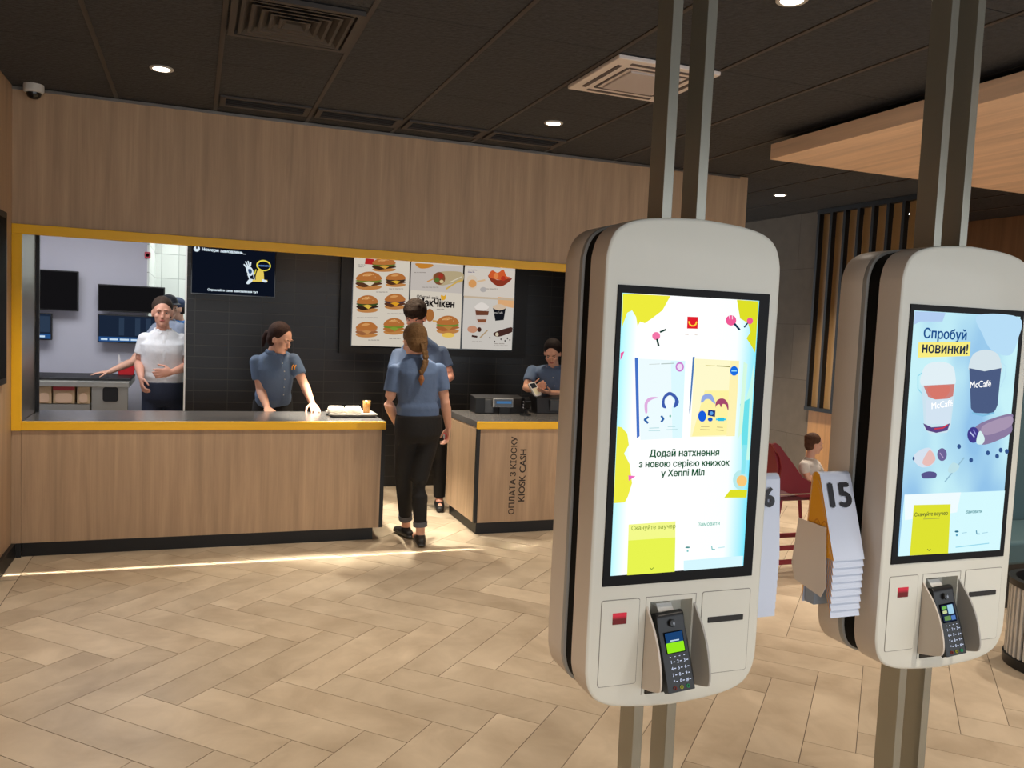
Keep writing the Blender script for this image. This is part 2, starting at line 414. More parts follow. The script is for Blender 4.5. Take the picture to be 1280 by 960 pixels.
# wooden ceiling raft
rf = MB(); rx0, ry1 = 3.73, 4.94
rf.box(rx0, 8.0, 0.3, ry1, 2.935, 3.04)
ro = rf.build('ceiling_raft', wood('raft_oak', (240, 206, 176), 'Y', .7), bevel=.002); tag(ro, 'large suspended wooden ceiling raft with a tan underside over the right side', 'ceiling panel')
for x in (4.1, 6.0, 7.7):
    for y in (.8, 2.6, 4.6): MB().box(x-.02, x+.02, y-.02, y+.02, 3.041, 3.103).build('hanger', black, ro)
# ================================================================ CEILING FITTINGS
def downlight(x, y, label, on=True, z=CZ):
    e = empty('downlight', (x, y, z), label, 'ceiling light', 'round recessed ceiling downlights')
    MB().lathe([(.047, -.0035), (.062, -.005), (.066, -.002), (.066, .004), (.047, .004), (.047, -.0035)], (x, y, z), 28, cap=False).build('trim_ring', mat('light_ring', (190, 186, 178), .4), e, smooth=True)
    MB().lathe([(.0, -.0025), (.048, -.0035), (.048, .003), (0, .003)], (x, y, z), 28).build('lens', emit('lamp_warm', (255, 244, 225), 14), e, smooth=True)
    return e
dls = [(-.206, 5.411, 'small round ceiling downlight above the upper wood wall on the left'),
       (2.281, 5.412, 'small round ceiling downlight in front of the slot vents, left of the steel poles'),
       (2.296, 2.964, 'large bright ceiling downlight at the top edge between the two pairs of poles'),
       (5.373, 6.923, 'small distant ceiling downlight just right of the wood wall end'),
       (7.218, 7.083, 'small distant ceiling downlight above the black fin screen')]
for x, y, l in dls: downlight(x, y, l)
def spot(x, y, z, e, ang=92, blend=.6, col=(1, .87, .72), size=.05, name='lamp', rx=0, ry=0):
    l = bpy.data.lights.new(name, 'SPOT'); l.energy = e; l.spot_size = math.radians(ang); l.spot_blend = blend; l.color = col; l.shadow_soft_size = size
    o = bpy.data.objects.new(name, l); COL.objects.link(o); o.location = (x, y, z); o.rotation_euler = (rx, ry, 0); return o
def area(x, y, z, sx, sy, e, col=(1, 1, 1), rot=(0, 0, 0), name='lamp', spread=180):
    l = bpy.data.lights.new(name, 'AREA'); l.shape = 'RECTANGLE'; l.size = sx; l.size_y = sy; l.energy = e; l.color = col; l.spread = math.radians(spread)
    o = bpy.data.objects.new(name, l); COL.objects.link(o); o.location = (x, y, z); o.rotation_euler = rot; return o
for x, y in ((-.206, 5.411), (2.281, 5.412), (4.6, 2.9), (2.296, 2.964), (-.206, 2.964), (-.2, .5), (2.3, .5), (4.7, .5), (2.3, -1.6), (-.2, -1.6), (5.373, 6.923), (4.77, 5.6), (7.218, 6.4), (5.5, 9.3), (5.6, 5.6), (5.6, 3.6), (6.8, 2.4), (5.3, 6.2)):  # last entries have no downlight: added to brighten the dining side
    spot(x, y, CZ-.02 if x < 3.7 or y > 5 else 2.92, 150)
# cassette air conditioner
ac = empty('ceiling_cassette', (2.3, 4.22, CZ), 'white square ceiling air-conditioning cassette behind the left pair of steel poles', 'air conditioner')
x0c, x1c, y0c, y1c = 1.99, 2.60, 3.905, 4.54
acw = mat('cassette_white', (232, 222, 216), .5)
a = MB(); a.box(x0c, x1c, y0c, y1c, CZ-.022, CZ+.001); a.build('surround', acw, ac, bevel=.006)
MB().box(x0c+.15, x1c-.15, y0c+.15, y1c-.15, CZ-.034, CZ-.0222).build('intake_grille', mat('intake', (196, 186, 184), .7, bump=.5, bscale=300), ac, bevel=.004)
sl = mat('slot_grey', (88, 78, 78), .6)
for (a0, a1, b0, b1) in ((x0c+.1, x1c-.1, y0c+.045, y0c+.07), (x0c+.1, x1c-.1, y1c-.07, y1c-.045), (x0c+.045, x0c+.07, y0c+.1, y1c-.1), (x1c-.07, x1c-.045, y0c+.1, y1c-.1)):
    MB().box(a0, a1, b0, b1, CZ-.026, CZ-.0222).build('air_slot', sl, ac)
for (a0, a1, b0, b1) in ((x0c+.12, x1c-.12, y0c+.11, y0c+.125), (x0c+.12, x1c-.12, y1c-.125, y1c-.11), (x0c+.11, x0c+.125, y0c+.12, y1c-.12), (x1c-.125, x1c-.11, y0c+.12, y1c-.12)):
    MB().box(a0, a1, b0, b1, CZ-.026, CZ-.0222).build('air_slot', sl, ac)
# slot vents near the wood wall
vm = mat('vent_dark', (26, 25, 26), .5); vfm = mat('vent_frame', (62, 57, 54), .5)
vl = ['leftmost of the four dark slot vents along the wood wall', 'second from left of the four dark slot vents along the wood wall',
      'third from left of the four dark slot vents along the wood wall', 'rightmost of the four dark slot vents along the wood wall']
for k in range(4):
    vx0 = .13+.622*k; vx1 = vx0+.576
    e = empty('slot_vent', ((vx0+vx1)/2, 5.95, CZ), vl[k], 'ceiling vent', 'slot vents in the ceiling along the wood wall')
    f = MB(); f.box(vx0, vx1, 5.84, 5.875, CZ-.012, CZ); f.box(vx0, vx1, 6.06, 6.1, CZ-.012, CZ); f.box(vx0, vx0+.035, 5.875, 6.06, CZ-.012, CZ); f.box(vx1-.035, vx1, 5.875, 6.06, CZ-.012, CZ)
    f.build('frame', vfm, e)
    MB().box(vx0+.035, vx1-.035, 5.875, 6.06, CZ-.003, CZ+.0005).build('slot', mat('vent_inner', (14, 14, 15), .6), e)
    for q in (5.92, 5.965, 6.01): MB().box(vx0+.035, vx1-.035, q, q+.006, CZ-.012, CZ-.0032).build('blade', vm, e)
# square four-way diffuser
df = empty('square_diffuser', (.42, 4.24, CZ), 'dark square four-way ceiling diffuser at the top left edge', 'ceiling vent')
dx0, dx1, dy0, dy1 = .125, .71, 3.93, 4.52
MB().box(dx0+.03, dx1-.03, dy0+.03, dy1-.03, CZ-.004, CZ+.0005).build('throat', mat('vent_inner', (14, 14, 15), .6), df)
for k in range(6):
    o_ = .002+.044*k; f = MB()
    X0, X1, Y0, Y1 = dx0+o_, dx1-o_, dy0+o_, dy1-o_; t_ = .03 if k == 0 else .014; zt = CZ-.004; zb = CZ-.024
    def quadring(X0, X1, Y0, Y1, t_):
        outer = [(X0, Y0, zb), (X1, Y0, zb), (X1, Y1, zb), (X0, Y1, zb)]
        inner = [(X0+t_, Y0+t_, zb), (X1-t_, Y0+t_, zb), (X1-t_, Y1-t_, zb), (X0+t_, Y1-t_, zb)]
        g = .022 if k else 0
        up = [(X0+t_+g, Y0+t_+g, zt), (X1-t_-g, Y0+t_+g, zt), (X1-t_-g, Y1-t_-g, zt), (X0+t_+g, Y1-t_-g, zt)]
        oup = [(X0+g, Y0+g, zt), (X1-g, Y0+g, zt), (X1-g, Y1-g, zt), (X0+g, Y1-g, zt)]
        vs = outer+inner+up+oup; fs = []
        for i in range(4):
            j = (i+1) % 4
            fs += [(i, j, j+4, i+4), (i+4, j+4, j+8, i+8), (i+8, j+8, j+12, i+12), (i+12, j+12, j, i)]
        f.add(vs, fs)
    quadring(X0, X1, Y0, Y1, t_)
    f.build('vane', vfm, df)
# dome camera on the wood wall corner
dc = empty('dome_camera', (-.987, 6.2, CZ), 'white dome security camera on the ceiling at the left corner', 'security camera')
MB().lathe([(.0, 0), (.058, 0), (.060, -.01), (.059, -.045), (.052, -.052), (0, -.052)], (-.987, 6.22, CZ), 32).build('housing', mat('camera_white', (215, 212, 206), .4), dc, smooth=True)
MB().lathe([(.044, -.050), (.043, -.062), (.036, -.078), (.022, -.088), (.001, -.092)], (-.987, 6.22, CZ), 32).build('dome', blackgl, dc, smooth=True)
# dark framed display on the left wall (only its edge is in view)
wd = empty('wall_display', (XL+.02, 5.5, 1.73), 'black-framed display on the wood wall at the far left edge', 'display')
MB().box(XL+.001, XL+.03, 5.0, 6.01, 1.2, 2.26).build('frame', black, wd, bevel=.004)
MB().box(XL+.03, XL+.0315, 5.04, 5.97, 1.24, 2.22).build('screen', mat('dark_glass', (10, 11, 14), .7, spec=.1), wd)
# ================================================================ COUNTERS
def counter(x0, x1, label, left_side):
    e = empty('service_counter', ((x0+x1)/2, YW+.35, 0), label, 'counter', 'two wood-fronted service counters')
    yb = 7.0 if not left_side else 7.16
    c = MB()
    if left_side:
        c.box(x0+.012, x1, YW+.012, yb-.02, .1, .87)
        c.build('carcass', oak, e)
        MB().box(x0, x0+.012, YW+.03, yb-.02, .1, .862).build('side_panel', oak, e)
        MB().box(x0+.028, x1, YW, YW+.012, .1, .862).build('front_panel', oak, e, bevel=.001)
        MB().box(x0, x0+.028, YW-.001, YW+.03, .1, .862).build('corner_strip', black, e)
    else:
        c.box(x0, x1-.02, YW+.012, yb-.02, .1, .87); c.build('carcass', oak, e)
        MB().box(x0, x1-.03, YW, YW+.012, .1, .862).build('front_panel', oak, e, bevel=.001)
        MB().box(x1-.03, x1, YW-.001, yb-.02, .1, .862).build('end_panel', black, e)
    MB().box(x0+(.03 if left_side else 0), x1-(.07 if not left_side else 0), YW+.03, yb-.05, .001, .1).build('plinth', black, e)
    MB().box(x0, x1, YW-.014, YW+.02, .864, .922).build('edge_band', yellow, e, bevel=.003)
    MB().box(x0, x1, YW+.02, yb, .872, .924).build('worktop', topgrey, e, bevel=.003)
    return e
c1 = counter(XL+.058, 1.384, 'long wood-fronted service counter with yellow edge on the left, below the opening', False)
c2 = counter(2.127, 3.99, 'shorter wood-fronted counter behind the left kiosk, lettered on its front', True)
Mr = Matrix.Rotation(-PI/2, 3, 'Y')
ink = mat('dark_lettering', (48, 36, 28), .6)
ink = mat('dark_lettering', (48, 36, 28), .6)
tx = MB().text('ОПЛАТА З КІОСКУ', (2.452, YW-.0012, .48), .64, mi=0, bold=.022, M=Mr)
tx.build('lettering', ink, c2); tx = MB().text('KIOSK CASH', (2.535, YW-.0012, .48), .43, mi=0, bold=.022, M=Mr)
tx.build('lettering', ink, c2)
# ================================================================ KIOSKS
KY = 1.80
k_white = mat('kiosk_light_grey', (216, 216, 206), 0.38, coat=.1)
k_side = mat('kiosk_champagne_side', (206, 196, 184), 0.42)
k_lip = mat('kiosk_grey_lip', (150, 152, 150), .4)
k_gap = mat('kiosk_dark_gap', (20, 20, 20), .7, spec=.1)
groove = mat('panel_groove', (128, 124, 118), .6)
q = [(0, .620), (.06, .617), (.12, .612), (.165, .605), (.2, .594), (.225, .578), (.241, .555), (.250, .525), (.253, .485), (.253, .3), (.253, .1)]
def outline(inset=0.0, k=4):
    ptsq = catmull(q, k, closed=False)
    right = ptsq+[(x, -z) for x, z in reversed(ptsq)]
    pts = right+[(-x, z) for x, z in reversed(right)][1:-1]
    out = []
    n = len(pts)
    for i in range(n):
        a = Vector(pts[i-1]); b = Vector(pts[(i+1) % n]); d = (b-a)
        if d.length < 1e-9: out.append(pts[i]); continue
        d.normalize(); nrm = Vector((-d.y, d.x))
        c = Vector(pts[i])
        if nrm.dot(c) > 0: nrm = -nrm
        c = c+nrm*inset; out.append((c.x, c.y))
    # remove duplicates
    res = []
    for p_ in out:
        if not res or (Vector(p_)-Vector(res[-1])).length > 1e-4: res.append(p_)
    return res
ZC = 1.365
def shell(mb, cx, prof, mi=0):
    """prof: list of (y, inset)"""
    R = []
    for y, ins in prof: R.append([(cx+x, y, ZC+z) for x, z in outline(ins)])
    return mb.rings(R, mi)
def bool_cut(o, cutter):
    md = o.modifiers.new('cut', 'BOOLEAN'); md.object = cutter; md.operation = 'DIFFERENCE'; md.solver = 'EXACT'
    dg = bpy.context.evaluated_depsgraph_get(); dg.update()
    me = bpy.data.meshes.new_from_object(o.evaluated_get(dg)); o.modifiers.clear(); o.data = me
    bpy.data.objects.remove(cutter)
    me.set_sharp_from_angle(angle=math.radians(35))
def make_kiosk(cx, label, artfn):
    e = empty('order_kiosk', (cx, KY+.12, 0), label, 'self-order kiosk', 'two self-order kiosks on steel posts')
    # front shell: champagne sides, pale face
    s_ = MB(); R = []
    prof = [(KY+.004, .006), (KY+.0012, .0035), (KY, .008)]
    full = [(KY+.085, .003), (KY+.083, .0), (KY+.012, 0), (KY+.004, .0015)]
    shell(s_, cx, full+[(KY+.0012, .0045), (KY, .009)], 0)
    o = s_.build('front_shell', [k_side, k_white], e, smooth=True)
    for pl in o.data.polygons:
        c = pl.center
        if c.y < KY+.008: pl.material_index = 1
    cut = MB().box(cx-.080, cx+.043, KY-.01, KY+.052, .783, 1.022).build('cut', k_white)
    cut.data.materials.clear(); cut.data.materials.append(k_side); cut.data.materials.append(mat('recess_grey', (170, 168, 164), .5))
    for pl in cut.data.polygons: pl.material_index = 1
    bool_cut(o, cut)
    # thin grey lip, dark gap, back shell
    g = MB(); shell(g, cx, [(KY+.0855, .007), (KY+.131, .007)], 0); g.build('gap_frame', k_gap, e, smooth=True)
    bk = MB(); shell(bk, cx, [(KY+.1315, .006), (KY+.134, .001), (KY+.142, 0), (KY+.150, 0.0012), (KY+.152, .0002), (KY+.232, 0), (KY+.240, .003), (KY+.243, .010)], 0)
    o2 = bk.build('back_shell', [k_side, k_lip, k_white], e, smooth=True)
    for pl in o2.data.polygons:
        if pl.center.y < KY+.151: pl.material_index = 1
        if pl.center.y > KY+.2405: pl.material_index = 2
    # rear display, so the unit is double sided
    MB().box(cx-.22, cx+.22, KY+.243, KY+.2465, 1.07, 1.81).build('rear_screen', blackgl, e, bevel=.001)
    # steel posts (rectangular tube, narrow face to the front), ceiling to floor with plates
    for sx in (-.045, .056):
        pm = MB(); x_ = cx+sx-.014
        pm.box(x_, x_+.029, KY+.086, KY+.162, .008, CZ-.008 if cx < 1.5 else CZ-.008)
        pm.build('post', mat('post_steel', (160, 158, 146), .25, metal=.65, bump=.01, bscale=300), e, bevel=.002)
    MB().box(cx-.10, cx+.11, KY+.05, KY+.20, .0005, .008).build('base_plate', steel, e, bevel=.002)
    MB().box(cx-.10, cx+.11, KY+.05, KY+.20, CZ-.008, CZ-.0015).build('ceiling_plate', steel_dk, e, bevel=.002)
    # bezel and display
    MB().box(cx-.2195, cx+.2205, KY-.0035, KY+.003, 1.071, 1.810).build('bezel', bezel_black, e, bevel=.0015)
    artfn(e, cx)
    # service panels
    def panel(a0, a1, b0, b1):
        MB().prism(rrect(cx+a0-.0016, cx+a1+.0016, b0-.0016, b1+.0016, .007), KY-.0006, KY+.002, 'Y').build('panel_gap', groove, e)
        return MB().prism(rrect(cx+a0, cx+a1, b0, b1, .006), KY-.0015, KY+.002, 'Y').build('service_panel', k_white, e)
    panel(-.217, -.112, .817, 1.034); pr = panel(.073, .220, .818, 1.036)
    # centre module frame: four thin strips round the recess
    fr = MB()
    for (a0, a1, b0, b1) in ((-.0935, -.092, .783, 1.036), (.053, .0545, .79, 1.036), (-.0935, .0545, 1.0345, 1.036)):
        fr.box(cx+a0, cx+a1, KY-.0004, KY+.002, b0, b1)
    fr.build('module_seam', groove, e)
    # scanner window
    sm_ = bpy.data.materials.get('scanner_red')
    if not sm_:
        sm_ = bpy.data.materials.new('scanner_red'); sm_.use_nodes = True; nt = sm_.node_tree; b = nt.nodes['Principled BSDF']
        b.inputs['Base Color'].default_value = lin((80, 8, 16)); b.inputs['Roughness'].default_value = .1
        tc = nt.nodes.new('ShaderNodeTexCoord'); sp = nt.nodes.new('ShaderNodeSeparateXYZ'); nt.links.new(tc.outputs['Generated'], sp.inputs[0])
        r = nt.nodes.new('ShaderNodeValToRGB'); r.color_ramp.elements[0].position = .45; r.color_ramp.elements[0].color = lin((90, 8, 22)); r.color_ramp.elements[1].position = .75; r.color_ramp.elements[1].color = lin((235, 40, 70))
        nt.links.new(sp.outputs['Z'], r.inputs[0]); nt.links.new(r.outputs[0], b.inputs['Emission Color']); b.inputs['Emission Strength'].default_value = .6
    MB().box(cx-.186, cx-.147, KY-.0035, KY+.001, .973, 1.002).build('scanner_window', sm_, e, bevel=.001)
    # printed slip slot
    sl_ = MB().box(cx+.092, cx+.201, KY-.004, KY+.001, .954, .969).build('receipt_slot', mat('slot_black', (22, 22, 23), .5), e, bevel=.0015)
    # curved guards either side of the terminal recess
    for nm, xa, xb in (('guard', -.0925, -.0865), ('guard', .047, .053)):
        pr_ = [(KY-.0005, 1.012), (KY-.018, .992), (KY-.042, .965), (KY-.066, .925), (KY-.082, .880), (KY-.088, .846), (KY-.084, .827), (KY-.074, .820), (KY-.05, .812), (KY-.02, .804), (KY-.0005, .80)]
        pts = catmull(pr_, 3, closed=False)
        g_ = MB().prism(pts, cx+xa, cx+xb, 'X'); g_.build(nm, k_side if xa < 0 else mat('guard_grey', (168, 166, 162), .4), e, bevel=.0012)
    # terminal carrier: bent white plate and lower tray
    MB().prism([(KY+.045, 1.008), (KY+.02, 1.010), (KY-.012, .978), (KY-.012, .974), (KY+.018, 1.004), (KY+.045, 1.002)], cx-.052, cx-.008, 'X').build('carrier_plate', mat('carrier_white', (222, 222, 218), .35), e)
    MB().box(cx-.084, cx+.040, KY-.004, KY+.048, .7845, .803).build('carrier_tray', blackgl, e, bevel=.002)
    return e
def make_terminal(cx, label, variant):
    # local frame: x right, y = out of face (towards viewer is -y), z up; tilted back
    T = Matrix.Translation((cx-.026, KY-.034, .902)) @ Matrix.Rotation(math.radians(-17), 4, 'X') @ Matrix.Rotation(math.radians(-4), 4, 'Y')
    e = empty('card_terminal', (cx-.026, KY-.034, .81), label, 'card terminal', 'card terminals in the kiosks')
    side = [(.0, -.093), (.016, -.093), (.026, -.05), (.028, .02), (.034, .07), (.028, .093), (.008, .100), (-.006, .092), (-.004, .06), (-.006, 0), (-.006, -.086)]
    side = catmull(side, 3)
    b_ = MB(); R = []
    for x, k in ((-.039, .93), (-.0375, .985), (-.033, 1), (.033, 1), (.0375, .985), (.039, .93)):
        R.append([T @ Vector((x*1.0, -.006+(y_-.012)*k+.012, z_*(.985+.015*k))) for y_, z_ in side])
    b_.rings(R); b_.build('body', mat('terminal_black', (20, 21, 24), .35), e, smooth=True, sharp=50)
    def plate(x0, x1, z0, z1, mt, nm, y=-.0125, th=.0012, r=.002, par=e):
        return MB().prism(rrect(x0, x1, z0, z1, min(r, (x1-x0)/2.01, (z1-z0)/2.01), 3), y-th, y+.001, 'Y', M=T).build(nm, mt, par)
    sc = plate(-.027, .027, -.002, .05, E((12, 14, 22), .2), 'display', th=.0008)
    if variant == 0:
        plate(-.025, .025, .024, .048, E((30, 70, 120), .9), 'display_image', th=.0014, par=sc)
        plate(-.025, .025, .0, .024, E((150, 235, 30), 1.0), 'display_button', th=.0014, par=sc)
        plate(-.013, .013, .027, .030, E((200, 225, 245), .9), 'display_text', th=.0018, r=.001, par=sc)
    else:
        plate(-.025, .025, .0, .048, E((35, 45, 70), .9), 'display_image', th=.0014, par=sc)
        for (a, b, c_, d, col) in ((-.022, -.004, .036, .044, (120, 190, 90)), (-.001, .02, .02, .046, (170, 215, 240)), (-.022, -.006, .024, .032, (210, 220, 160)), (-.02, .004, .004, .016, (110, 150, 90)), (.006, .022, .003, .015, (90, 130, 200))):
            plate(a, b, c_, d, E(col, .9), 'display_icon', th=.0018, par=sc)
    # keypad legends
    kp = MB()
    rows = ['1-2=3-', '4-5-6=', '7-8-9-', '*·0-·#']
    for r_, row in enumerate(('123', '456', '789', '*0#')):
        for c_, ch in enumerate(row):
            x = (-.019+.019*c_); z = -.022-.0155*r_
            kp.text(ch, T @ Vector((x, -.0145, z)), None, .011, 0, bold=.02, M=T.to_3x3())
            kp.box(x+.0055, x+.0105, -.0145, -.0141, z-.001, z+.001, 0, M=T)
    for c_ in range(4): kp.box(-.022+.0135*c_, -.018+.0135*c_, -.0145, -.0141, -.0105, -.009, 0, M=T)
    kp.build('keypad', E((215, 225, 250), .9), e)
    for x, col in ((-.019, (150, 70, 60)), (0, (190, 190, 70)), (.019, (70, 170, 110))):
        MB().lathe([(.0045, 0), (.0045, .0022), (.003, .0022), (.003, 0)], n=16, M=T @ Matrix.Translation((x, -.0125, -.084)) @ Matrix.Rotation(PI/2, 4, 'X'), cap=False).build('key', E(col, .5), e)
    # contactless mark on the round boss
    MB().lathe([(0.0, .0035), (.008, .003), (.0095, 0)], n=20, M=T @ Matrix.Translation((0, -.0165, .070)) @ Matrix.Rotation(PI/2, 4, 'X')).build('contactless_boss', mat('boss', (30, 31, 34), .3), e, smooth=True)
    cw = MB()
    for r_ in (.0022, .0042, .0062):
        pts = [T @ Vector((-.003+r_*math.cos(math.radians(a)), -.0215, .070+r_*math.sin(math.radians(a)))) for a in (-45, -20, 0, 20, 45)]
        cw.tube(pts, .0005, n=6)
    cw.build('contactless_mark', E((190, 195, 205), .7), e)
    return e
# ---- screen artwork helper: polygons given in frame pixels, cast onto the screen's own plane
class Art(MB):
    def __init__(s, Y, step=.00008): super().__init__(); s.Y = Y; s.n = 0; s.step = step; s.mats = []
    def m(s, rgb, st=1.0):
        mm = E(rgb, st) if isinstance(rgb, tuple) else rgb
        if mm not in s.mats: s.mats.append(mm)
        return s.mats.index(mm)
    def P(s, x, y, up=True):
        v = PY(x, y, s.Y0 if hasattr(s, 'Y0') else s.Y); return Vector((v.x, s.Y-s.step*s.n, v.z))
    def pg(s, pts, col, st=1.0):
        s.n += 1; s.poly([s.P(*p_) for p_ in pts], s.m(col, st)); return s
    def sm(s, pts, col, st=1.0): return s.pg(catmull(pts, 5), col, st)
    def el(s, cx, cy, rx, ry, col, st=1.0, rot=0.0, a0=0, a1=360, n=26):
        r = math.radians(rot); pts = []
        for k in range(n if a1-a0 == 360 else n+1):
            a = math.radians(a0+(a1-a0)*k/n); x = rx*math.cos(a); y = ry*math.sin(a)
            pts.append((cx+x*math.cos(r)-y*math.sin(r), cy+x*math.sin(r)+y*math.cos(r)))
        return s.pg(pts, col, st)
    def ln(s, pts, wpx, col, st=1.0):
        for a, b in zip(pts[:-1], pts[1:]):
            d = Vector((b[0]-a[0], b[1]-a[1])); d.normalize(); n_ = Vector((-d.y, d.x))*wpx/2; e_ = d*wpx*.2
            s.pg([(a[0]+n_.x-e_.x, a[1]+n_.y-e_.y), (b[0]+n_.x+e_.x, b[1]+n_.y+e_.y), (b[0]-n_.x+e_.x, b[1]-n_.y+e_.y), (a[0]-n_.x-e_.x, a[1]-n_.y-e_.y)], col, st); s.n -= 1
        s.n += 1
        return s
    def tx(s, body, a, b, col, st=1.0, bold=.0, cond=1.0, extra=None):
        """text between pixel points a (left) and b (right), centred on their mid height"""
        s.n += 1
        A = s.P(*a); B = s.P(*b); c = (A+B)/2; M_ = None
        ang = math.atan2(B.z-A.z, B.x-A.x)
        if abs(ang) > .02: M_ = Matrix.Rotation(-ang, 3, 'Y')
        s.text(body, c, (B-A).length, mi=s.m(col, st), bold=bold, M=M_, cond=cond); return s
    def done(s, name, parent): s.keep = True; return s.build(name, s.mats, parent)
def art1(e, cx):
    A = Art(KY-.0040); W = (255, 255, 255)
    # backlit white field with cool rim: colour varies across the picture itself
    A.n = 0
    gm = bpy.data.materials.new('screen_white_field'); gm.use_nodes = True; nt = gm.node_tree; nt.nodes.remove(nt.nodes['Principled BSDF'])
    em = nt.nodes.new('ShaderNodeEmission'); em.inputs[1].default_value = 1.05; tc = nt.nodes.new('ShaderNodeTexCoord'); sp = nt.nodes.new('ShaderNodeSeparateXYZ')
    nt.links.new(tc.outputs['Generated'], sp.inputs[0]); r = nt.nodes.new('ShaderNodeValToRGB'); r.color_ramp.elements[0].position = 0; r.color_ramp.elements[0].color = lin((170, 245, 255))
    r.color_ramp.elements[1].position = 1; r.color_ramp.elements[1].color = lin((120, 230, 255)); k = r.color_ramp.elements.new(.12); k.color = (1, 1, 1, 1); k = r.color_ramp.elements.new(.84); k.color = lin((248, 255, 253))
    nt.links.new(sp.outputs['X'], r.inputs[0]); nt.links.new(r.outputs[0], em.inputs[0]); nt.links.new(em.outputs[0], nt.nodes['Material Output'].inputs[0])
    A.pg([(778, 366), (949, 376), (929, 707), (763, 720)], gm)
    Y1 = (238, 236, 60); Y2 = (222, 224, 40)
    A.pg([(778.5, 366.8), (838, 370), (828, 388), (815, 398), (806, 404), (800, 402), (797, 408), (795, 396), (790, 388), (784, 391), (780, 402), (777.5, 410)], Y1)
    A.pg([(921, 374.8), (948.3, 376.6), (946, 410), (944, 441), (939, 432), (933, 423), (938, 415), (935, 404), (925, 398)], Y2)
    A.pg([(771.5, 533), (777, 534), (784, 542), (786, 556), (780, 567), (787, 580), (790, 604), (785, 620), (781, 628), (767, 629)], (240, 238, 70))
    A.pg([(938, 479), (943.5, 445), (936.5, 575), (930, 575), (926, 560), (926, 520)], (200, 250, 235))
    A.pg([(925, 505), (937, 498), (934, 560), (928, 565)], (110, 225, 235))
    A.pg([(913, 612), (934, 612), (933, 622), (905, 622)], Y2)
    A.el(925, 600, 9, 12, (185, 235, 235)); A.el(927, 601, 6.5, 7, (250, 200, 120))
    A.pg([(928, 556), (934, 556), (931, 592), (926, 592)], (140, 230, 240))
    # shapes: spoons and hearts in pink
    A.el(820, 420, 5, 5, (245, 120, 170)); A.ln([(825, 415), (832, 412)], 2.2, (20, 60, 50)); A.ln([(821, 424), (823, 432)], 2.4, (20, 60, 50))
    A.el(913.5, 400.5, 6.5, 6.5, (240, 90, 150)); A.ln([(918, 405), (924, 412)], 2.6, (20, 50, 80)); A.el(937, 401, 3.8, 4.2, (240, 90, 150)); A.ln([(934, 404), (930, 409)], 1.8, (20, 50, 80))
    A.ln([(911, 394), (912, 399)], 1, (250, 220, 235)); A.ln([(915, 394), (915, 399)], 1, (250, 220, 235))
    A.pg([(775.5, 441), (780, 439), (778, 445), (775, 450)], (240, 90, 160)); A.pg([(785, 594), (794, 595), (785.5, 601)], (240, 110, 190))
    # red box mark with a smile
    A.pg([(858.8, 395.8), (872, 396.3), (871.5, 411), (858.3, 410.6)], (226, 30, 45))
    for t in range(9):
        pass
    A.ln([(860.5, 402), (861.8, 405.5), (864, 407.2), (867, 407.2), (869.3, 405.4), (870.3, 402.2)], 1.7, (255, 215, 60))
    A.ln([(856, 418), (860, 418.3)], .8, (225, 205, 195)); A.ln([(868, 418.5), (871, 418.7)], .8, (225, 205, 195))
    # left book
    A.pg([(793, 447), (797, 447), (799, 545), (795.5, 548)], (70, 115, 200))
    A.pg([(797.5, 448), (856, 451), (852, 547), (800, 550)], (238, 252, 255)); A.pg([(838, 451), (856, 451), (852, 547), (840, 548)], (222, 250, 255))
    A.ln([(811, 455.4), (824, 454.8)], .8, (205, 215, 212)); A.ln([(826, 454.8), (842, 454)], 1.0, (175, 190, 186)); A.el(849, 458.5, 5.2, 6, (205, 130, 210)); A.el(849, 458.5, 3.4, 3.8, (240, 225, 248))
    A.sm([(806, 516), (805, 505), (809, 498), (816, 496), (822, 497), (815, 499), (809, 504), (808.5, 515)], (225, 175, 225))
    A.sm([(827, 508), (828, 497), (833, 491), (838, 490), (844, 494), (848, 502), (845, 508), (841, 509), (843, 500), (837, 494), (831, 498), (830, 504), (832, 510)], (62, 92, 175))
    A.sm([(832, 498), (836, 495.5), (841, 500), (840, 507), (836, 511), (832, 507)], (244, 252, 255))
    A.ln([(809.5, 521), (805, 524.5), (809, 528.5)], 2.6, (45, 100, 170)); A.ln([(826, 520), (828.5, 523.5), (826, 527)], 2.6, (45, 100, 170))
    A.el(837, 520, 1.2, 1.6, (120, 190, 170)); A.ln([(811, 535), (823, 534.5)], 1.1, (190, 225, 230)); A.ln([(810, 538), (824, 538)], 1.1, (190, 225, 230)); A.ln([(834, 533), (843, 533)], 1.1, (190, 225, 230)); A.ln([(832, 537), (846, 536.5)], 1.1, (190, 225, 230))
    # right book
    A.pg([(865, 446), (867.5, 446), (862, 513), (861, 518), (860.5, 512)], (75, 120, 180))
    A.pg([(867, 448), (923, 451), (917.5, 545), (862, 546)], (255, 250, 205)); A.pg([(880, 488), (921, 488), (917.5, 543), (864, 545)], (255, 244, 165))
    A.pg([(912, 451), (923, 451), (917.5, 545), (907, 545)], (255, 243, 180))
    A.ln([(881, 456.6), (893, 457.2)], .9, (215, 205, 140)); A.ln([(895, 457.2), (911, 458.2)], 1.2, (150, 145, 80)); A.el(916.5, 463.5, 5, 6, (25, 110, 225)); A.ln([(913.5, 463.5), (919.5, 463.5)], 1.6, (150, 220, 255))
    A.sm([(875, 502), (877, 495), (883, 492), (889, 494), (893, 504), (890, 503), (886, 499), (881, 499), (877, 503)], (150, 172, 228))
    A.sm([(893, 510), (894, 502), (899, 498), (905, 499), (909, 505), (909, 513), (906, 506), (902, 505), (900, 509), (898, 505), (894, 507)], (165, 75, 110))
